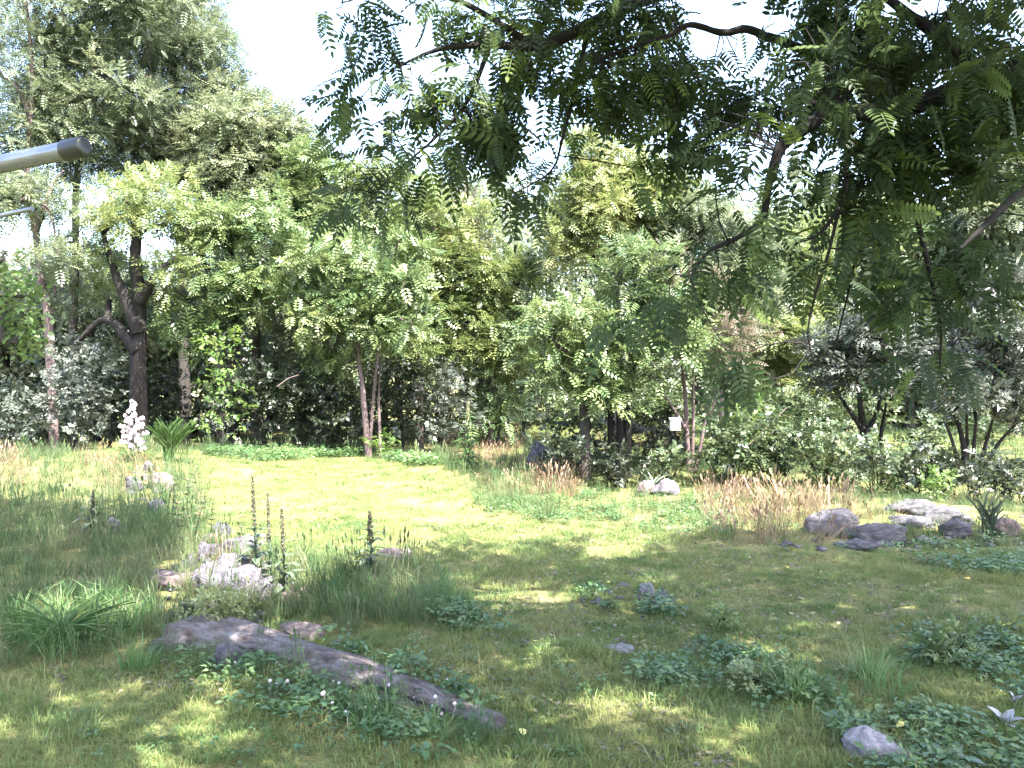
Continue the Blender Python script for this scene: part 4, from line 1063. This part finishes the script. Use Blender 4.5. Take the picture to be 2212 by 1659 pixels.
def walnut():
    base = np.array([6.6, 7.0, float(H(6.6, 7.0))])
    root = empty('walnut_tree', base); tag(root, 'big near tree with feathery leaves hanging into the top right', 'tree')
    B0 = base
    nodes = []
    tm = MB()
    p = add_tube(tm, np.array([[6.6, 7, -.2], [6.5, 7, 1.6], [6.3, 6.9, 3.2], [5.9, 6.6, 5], [5.4, 6.2, 7.5], [5, 6, 9.5]]) - B0, .32, .09, 14, 24, .04)
    tm.build('trunk', M['barkdark'], root, True); nodes.append(p + B0)
    def br(pts, r0, r1, sides=8):
        mb = MB(); q = add_tube(mb, np.array(pts) - B0, r0, r1, sides, len(pts) * 6, .05, pw=1.1)
        mb.build('branch', M['barkdark'], root, True); nodes.append(q + B0)
    Wd = W
    br([[6.25, 6.9, 3.4], Wd(2330, 150, 6.4), Wd(2141, 175, 6.0), Wd(1966, 230, 5.8), Wd(1839, 246, 5.7), Wd(1791, 232, 5.7), Wd(1761, 262, 5.65), Wd(1691, 313, 5.6), Wd(1672, 355, 5.6), Wd(1657, 410, 5.6), Wd(1644, 477, 5.55), Wd(1590, 515, 5.5), Wd(1530, 545, 5.5), Wd(1490, 600, 5.5)], .085, .007)
    br([Wd(2150, 172, 6.0), Wd(2088, 140, 6.1), Wd(2020, 75, 6.2), Wd(1966, 40, 6.3), Wd(1880, -20, 6.5), Wd(1760, -60, 6.8)], .075, .02)
    br([Wd(1900, 10, 6.4), Wd(1800, 118, 6.6), Wd(1670, 87, 6.6), Wd(1610, 66, 6.6), Wd(1560, 74, 6.6), Wd(1489, 57, 6.6), Wd(1440, 82, 6.5), Wd(1380, 100, 6.5), Wd(1290, 130, 6.5)], .045, .012)
    br([[6.1, 6.7, 3.8], Wd(2330, 350, 5.4), Wd(2208, 413, 5.0), Wd(2127, 487, 4.9), Wd(2074, 537, 4.9)], .05, .01)
    br([Wd(1830, 255, 5.7), Wd(1826, 369, 5.6), Wd(1822, 430, 5.6), Wd(1770, 504, 5.5), Wd(1723, 524, 5.5), Wd(1690, 560, 5.5)], .025, .005)
    br([Wd(1815, 430, 5.6), Wd(1790, 540, 5.5), Wd(1760, 640, 5.5), Wd(1745, 720, 5.5), Wd(1760, 790, 5.5)], .014, .004, 5)
    br([Wd(1840, 440, 5.7), Wd(1845, 560, 5.7), Wd(1815, 700, 5.7), Wd(1790, 800, 5.7)], .012, .004, 5)
    br([Wd(1880, 300, 5.9), Wd(1960, 420, 5.8), Wd(2000, 560, 5.7), Wd(2030, 700, 5.6), Wd(2030, 800, 5.6)], .03, .006)
    br([[5.6, 6.4, 6.4], Wd(1900, -250, 7.0), Wd(1600, -80, 7.2), Wd(1373, 10, 7.0), Wd(1272, 57, 6.8), Wd(1171, 101, 6.6), Wd(1060, 100, 6.5), Wd(976, 104, 6.4), Wd(923, 118, 6.4), Wd(866, 144, 6.3)], .085, .008)
    br([Wd(1272, 57, 6.8), Wd(1240, 200, 6.6), Wd(1215, 300, 6.5), Wd(1190, 370, 6.5), Wd(1110, 420, 6.5)], .022, .005, 6)
    br([Wd(1060, 100, 6.5), Wd(1010, 220, 6.4), Wd(940, 300, 6.3), Wd(870, 360, 6.2), Wd(810, 420, 6.2)], .02, .004, 6)
    br([Wd(1150, 100, 6.6), Wd(1000, 10, 6.6), Wd(860, -20, 6.6), Wd(740, 10, 6.5)], .03, .006, 6)
    # limbs out of the picture, over the camera
    br([[5.3, 6.2, 7.6], [3.2, 5.6, 8.3], [0.8, 5.2, 8.6], [-1.6, 5.5, 8.5], [-3.2, 6.2, 8.2]], .10, .02)
    br([[5.7, 6.4, 6.2], [4.2, 4.4, 7.6], [2.2, 2.8, 8.2], [0, 2.0, 8.2], [-2.4, 2.2, 7.9]], .10, .02)
    br([[5.0, 6.0, 9.3], [3.8, 7.6, 10.2], [2.5, 9.0, 10.6]], .07, .02)
    br([[6.2, 6.9, 4.6], [7.4, 8.6, 6.2], [8.4, 10.4, 7.0]], .10, .02)
    br([[6.4, 7.0, 4.0], [8.5, 6.2, 6.0], [10.5, 6.0, 7.0]], .10, .02)
    br([[5.2, 6.1, 8.6], [6.5, 5.0, 10], [8, 4.2, 10.5]], .07, .02)
    nd = np.concatenate(nodes)
    # leaf sprays: picture clumps (u, v, ru, rv, depth, fronds)
    CL = [(800, 60, 70, 60, 6.4, 26), (765, 190, 28, 75, 6.3, 14), (880, 190, 70, 55, 6.3, 38), (960, 40, 70, 35, 6.5, 14), (830, 270, 60, 35, 6.2, 10), (1000, 200, 80, 60, 6.4, 46), (1050, 260, 60, 50, 6.5, 40),
          (1060, 40, 60, 50, 6.6, 26), (1080, 330, 45, 40, 6.5, 26), (940, 330, 60, 40, 6.2, 16), (860, 370, 60, 35, 6.2, 12), (1130, 130, 65, 45, 6.6, 30), (1180, 40, 80, 50, 6.8, 44), (1230, 180, 60, 40, 6.6, 30),
          (1300, 60, 80, 60, 6.8, 56), (1330, 180, 70, 40, 6.6, 34), (1420, 150, 70, 60, 6.6, 50), (1400, 20, 60, 40, 6.9, 34), (1520, 165, 70, 40, 6.6, 26), (1500, 250, 60, 40, 6.4, 7), (1270, 260, 60, 25, 6.5, 5), (1350, 250, 70, 30, 6.5, 6),
          (1470, 290, 40, 35, 6.1, 22), (1590, 205, 55, 45, 6.2, 24), (1560, 310, 50, 40, 6.0, 17), (1640, 260, 35, 35, 5.8, 9), (1700, 190, 80, 35, 6.2, 24), (1660, 20, 50, 30, 6.8, 10), (1750, 60, 90, 60, 6.5, 60), (1870, 80, 80, 70, 6.5, 60),
          (1830, 180, 70, 50, 6.0, 46), (1960, 130, 80, 60, 6.3, 46), (2060, 60, 80, 60, 6.4, 50), (2160, 120, 70, 60, 6.2, 40), (2190, 220, 50, 70, 5.6, 34), (1900, 300, 70, 50, 5.9, 44), (1860, 380, 60, 60, 5.7, 44), (1990, 290, 70, 50, 5.8, 34),
          (1960, 400, 60, 50, 5.8, 32), (2070, 330, 70, 60, 5.6, 26), (2160, 370, 55, 45, 5.2, 16), (1620, 400, 55, 40, 5.6, 13), (1560, 430, 50, 40, 5.6, 9), (1640, 520, 45, 40, 5.5, 20), (1600, 590, 55, 40, 5.5, 26), (1500, 560, 45, 35, 5.5, 8),
          (1450, 640, 45, 30, 5.5, 10), (1340, 690, 50, 30, 5.6, 12), (1560, 780, 55, 35, 5.4, 20), (1850, 480, 45, 50, 5.6, 24), (1880, 560, 60, 60, 5.7, 34), (1960, 620, 60, 60, 5.7, 20), (1800, 620, 35, 60, 5.5, 6), (2040, 640, 55, 60, 5.6, 24),
          (2020, 780, 50, 55, 5.6, 24), (2120, 570, 50, 40, 5.0, 10), (2190, 520, 40, 60, 4.9, 20), (2190, 640, 30, 40, 5.0, 6), (760, 340, 40, 30, 6.2, 7), (700, 5, 30, 16, 6.5, 4), (1740, 560, 40, 40, 5.5, 10), (1850, 760, 40, 50, 5.7, 4),
          (1130, 420, 60, 40, 6.4, 14), (1190, 350, 30, 30, 6.4, 8), (2100, 200, 60, 40, 6.0, 20), (1400, 340, 50, 30, 6.2, 10), (760, 440, 50, 50, 6.3, 10), (860, 460, 40, 30, 6.3, 8)]
    CL += [(1900, 255, 90, 26, 5.4, 22), (2050, 205, 80, 30, 5.5, 22), (1790, 240, 50, 26, 5.4, 10), (2150, 160, 60, 30, 5.6, 16), (2030, 90, 70, 30, 5.9, 14)]
    pos, tint = [], []
    for (u, v, ru, rv, d, n) in CL:
        n = int(n * LEAFK * (1 if v < 420 else .75))
        q = norm(rng.normal(size=(n, 3))) * (rng.random(n) ** .4)[:, None]
        s = K * d / F
        c = W(u, v, d)
        pos.append(c + q * np.array([ru * s * 1.1, .45, rv * s * 1.1])); tint.append(np.clip(rng.normal(.35, .12) + rng.normal(0, .18, n), 0, 1))
    NV = sum(len(p) for p in pos)
    limb = nodes[1][(nodes[1][:, 2] > 2.9)]
    q = limb[rng.integers(0, len(limb), 110)] + np.array(S)[None] * rng.uniform(.25, 1.3, 110)[:, None] + rng.normal(0, .16, (110, 3))  # extra fronds placed toward the sun to shade the main limb
    pos.append(q); tint.append(np.clip(rng.normal(.4, .2, 110), 0, 1))
    NV = sum(len(p) for p in pos)
    # canopy out of the picture: shades the near lawn; patches of ground left in the sun
    k = S.y / S.z, S.x / S.z
    holes = [(1130, 1290, 110, 22), (1080, 1335, 60, 12), (1160, 1430, 110, 34), (1270, 1520, 170, 40), (1540, 1560, 80, 34), (1640, 1405, 100, 26), (1700, 1340, 70, 14), (1350, 1182, 80, 16), (1420, 1260, 60, 10), (1960, 1400, 60, 12), (1480, 1370, 50, 14), (480, 1195, 70, 16), (600, 1370, 90, 24), (760, 1450, 60, 16), (150, 1325, 120, 26),
             (310, 1490, 80, 26), (430, 1590, 90, 26), (650, 1640, 80, 26), (2100, 1360, 60, 16), (1110, 1190, 60, 10), (120, 1540, 70, 22), (1020, 1640, 80, 22), (840, 1440, 70, 18)]
    SHADE = [(-300, 1075), (330, 1090), (330, 1180), (300, 1300), (640, 1300), (720, 1240), (830, 1205), (1000, 1178), (1250, 1172), (1400, 1180), (1560, 1150), (2500, 1140), (2500, 1900), (-300, 1900)]
    n = 36000
    y = np.sqrt(rng.uniform(4.5 ** 2, 19 ** 2, n)); x = rng.uniform(-1, 1, n) * (y * .75 + 1)
    u, v = uv_of(x, y, H(x, y))
    ok = in_poly(u, v, SHADE)
    dm = vnoise(x, y, 1.15, 2)
    lim = np.where(u < 900, .2, .16)
    ok &= dm > lim
    for (hu, hv, hru, hrv) in holes: ok &= ((u - hu) / hru) ** 2 + ((v - hv) / hrv) ** 2 > rng.uniform(1.1, 1.9, n)
    x, y = x[ok], y[ok]
    z = 8.4 + 1.6 * (vnoise(x, y, .5, 7) - .5) + rng.normal(0, .35, len(x)) + .12 * np.maximum(0, y - 10)
    q = np.stack([x + k[1] * z, y + k[0] * z, z], -1)
    uu, vv = uv_of(q[:, 0], np.maximum(q[:, 1], .3), q[:, 2])
    vis = (q[:, 1] > .5) & (vv > -140) & (uu > -60) & (uu < 1480)        # keep the sky opening free
    q = q[~vis]
    q = q[rng.permutation(len(q))[:10000]]
    # unseen crown fronds, added to darken the limb and the tube's reflection
    e = norm(rng.normal(size=(1500, 3))) * (rng.random(1500) ** .35)[:, None] * np.array([4.8, 3.8, 2.2]) + np.array([4.6, 4.6, 7.3])
    e2 = np.stack([rng.uniform(-4, 7, 1500), rng.uniform(-6, 2.2, 1500), rng.normal(8, .7, 1500)], -1)
    e = np.concatenate([e[:900], e2])
    uu, vv = uv_of(e[:, 0], np.maximum(e[:, 1], .3), e[:, 2])
    e = e[(vv < -30) | (e[:, 1] < .5) | (uu > 2300)]
    q = np.concatenate([q, e])
    pos.append(q); tint.append(np.clip(rng.normal(.4, .2, len(q)), 0, 1))
    pos = np.concatenate(pos); tint = np.concatenate(tint)
    gxs, gys = pos[:, 0] - k[1] * pos[:, 2], pos[:, 1] - k[0] * pos[:, 2]
    us, vs = uv_of(gxs, np.maximum(gys, .5), H(gxs, gys))
    drop = np.zeros(len(pos), bool)
    for (hu, hv, hru, hrv) in holes: drop |= ((us - hu) / hru) ** 2 + ((vs - hv) / hrv) ** 2 < rng.uniform(.7, 1.4, len(pos))
    drop &= (gys > .5) & ((np.arange(len(pos)) >= NV) | (rng.random(len(pos)) < .6))
    NV -= int(drop[:NV].sum()); pos = pos[~drop]; tint = tint[~drop]
    tint = np.where(rng.random(len(tint)) < .13, .95, tint)  # random bright fronds: a sunlit look put into the tint
    # each frond hangs from a point toward the nearest branch
    N = len(pos)
    near = np.empty((N, 3))
    for i in range(0, N, 400):
        dd = np.linalg.norm(pos[i:i + 400, None] - nd[None], axis=2); near[i:i + 400] = nd[np.argmin(dd, 1)]
    out = norm(pos - near)
    ax = out * .7 + rng.normal(0, .5, (N, 3)); ax[:, 2] -= .45; ax = norm(ax)
    nr = np.array([0, 0, 1.0]) + rng.normal(0, .45, (N, 3))
    ln = rng.uniform(.20, .36, N); ln[NV:] *= 1.6
    # twigs: branch -> clusters of leaf bases
    tw = MB(); sel = rng.permutation(N)[:N // 6]
    for i in sel:
        a, b = near[i], pos[i]
        L_ = np.linalg.norm(b - a)
        if L_ > 2.2: continue
        add_tube(tw, np.array([a, (a + b) / 2 + rng.normal(0, .06, 3) + [0, 0, .08 * L_], b]) - B0, .007, .003, 3, 4, cap=False)
    tw.build('twigs', M['barkdark'], root, kind='stuff')
    u, v = uv_of(pos[:, 0], np.maximum(pos[:, 1], .3), pos[:, 2])
    inv = (pos[:, 1] > 1) & (u > 0) & (u < 2212) & (v > 0) & (v < 1659)
    size = np.where(inv, ln / pos[:, 1], 0)
    big = np.argsort(-size)[:290]
    rest = np.setdiff1d(np.arange(N), big)
    tpl = [FR_N, FR_N2, FR_N3]
    lb = MB(); ch = rng.integers(0, 3, N)
    off = rest[rest >= NV]; rest = rest[rest < NV]
    bake(lb, FR_LITE, pos[off] - B0, ax[off], nr[off], ln[off], tint[off])
    for t in range(3):
        s = rest[ch[rest] == t]
        bake(lb, tpl[t], pos[s] - B0, ax[s], nr[s], ln[s], tint[s])
    lb.build('foliage', M['walnut'], root, kind='stuff')
    meshes = []
    for t in range(3):
        for tv in (.2, .4, .7):
            mb = MB(); mb.add(tpl[t][0], tpl[t][1], tv); meshes.append(mb.mesh('leaf', M['walnut']))
    from mathutils import Matrix
    for i in big:
        a = norm(ax[i]); l = norm(np.cross(nr[i], a)); nn = np.cross(a, l)
        mt = Matrix(((a[0], l[0], nn[0]), (a[1], l[1], nn[1]), (a[2], l[2], nn[2])))
        o = link('leaf', meshes[ch[i] * 3 + rng.integers(3)], root, tuple(pos[i] - B0), mt.to_euler(), float(ln[i]))
LEAFK = 1.55
walnut()

# ------------------------------------------------------------------ small things on the lawn
LM = one_leaf_mesh('fallen_leaf', M['yellowleaf'], .075, .35, .1, 4)
for (u, v, s, lab) in ((1095, 1530, 1.2, 'yellow leaf right of the far end of the log'), (1942, 1592, 1.1, 'orange yellow leaf above the bottom right rock'), (2085, 1262, 1.2, 'yellow leaf below the ivy at the right edge of the lawn'),
                       (1705, 1240, 1.1, 'yellow leaf in the shade left of the right bank'), (1130, 1615, 1.2, 'yellow leaf in the bottom middle of the lawn'), (1310, 1270, 1, 'yellowish leaf left of the lone brown stone'), (975, 1545, 1, 'pale yellow leaf against the dark side of the log end')):
    g = G(u, v); o = link('fallen_leaf', LM, None, (g[0], g[1], g[2] + .06), (.2, -.2, rng.uniform(0, 6)), s); tag(o, lab, 'leaf', 'yellow leaves fallen on the grass')
cm = MB(); bm = bmesh.new(); bmesh.ops.create_icosphere(bm, subdivisions=2, radius=.012)
vv = np.array([v.co[:] for v in bm.verts]) + np.array([0, 0, .11]); ff = np.array([[v.index for v in f.verts] for f in bm.faces]); bm.free()
vv += rng.normal(0, .0016, vv.shape); cm.add(vv, ff); add_tube(cm, [[0, 0, 0], [.01, 0, .105]], .0018, .0014, 3, 3, cap=False)
CLM = cm.mesh('clover_flower', M['petal'])
for k in range(26):
    t = k / 25; u, v = 560 + 430 * t + rng.normal(0, 45), 1490 + 75 * t + rng.normal(0, 26)
    g = G(u, v); o = link('clover_flower', CLM, None, tuple(g), (rng.normal(0, .2), rng.normal(0, .2), 0), rng.uniform(.8, 1.4))
    tag(o, 'white clover flower in the green weeds along the near side of the log', 'flower', 'white clover flowers by the log')
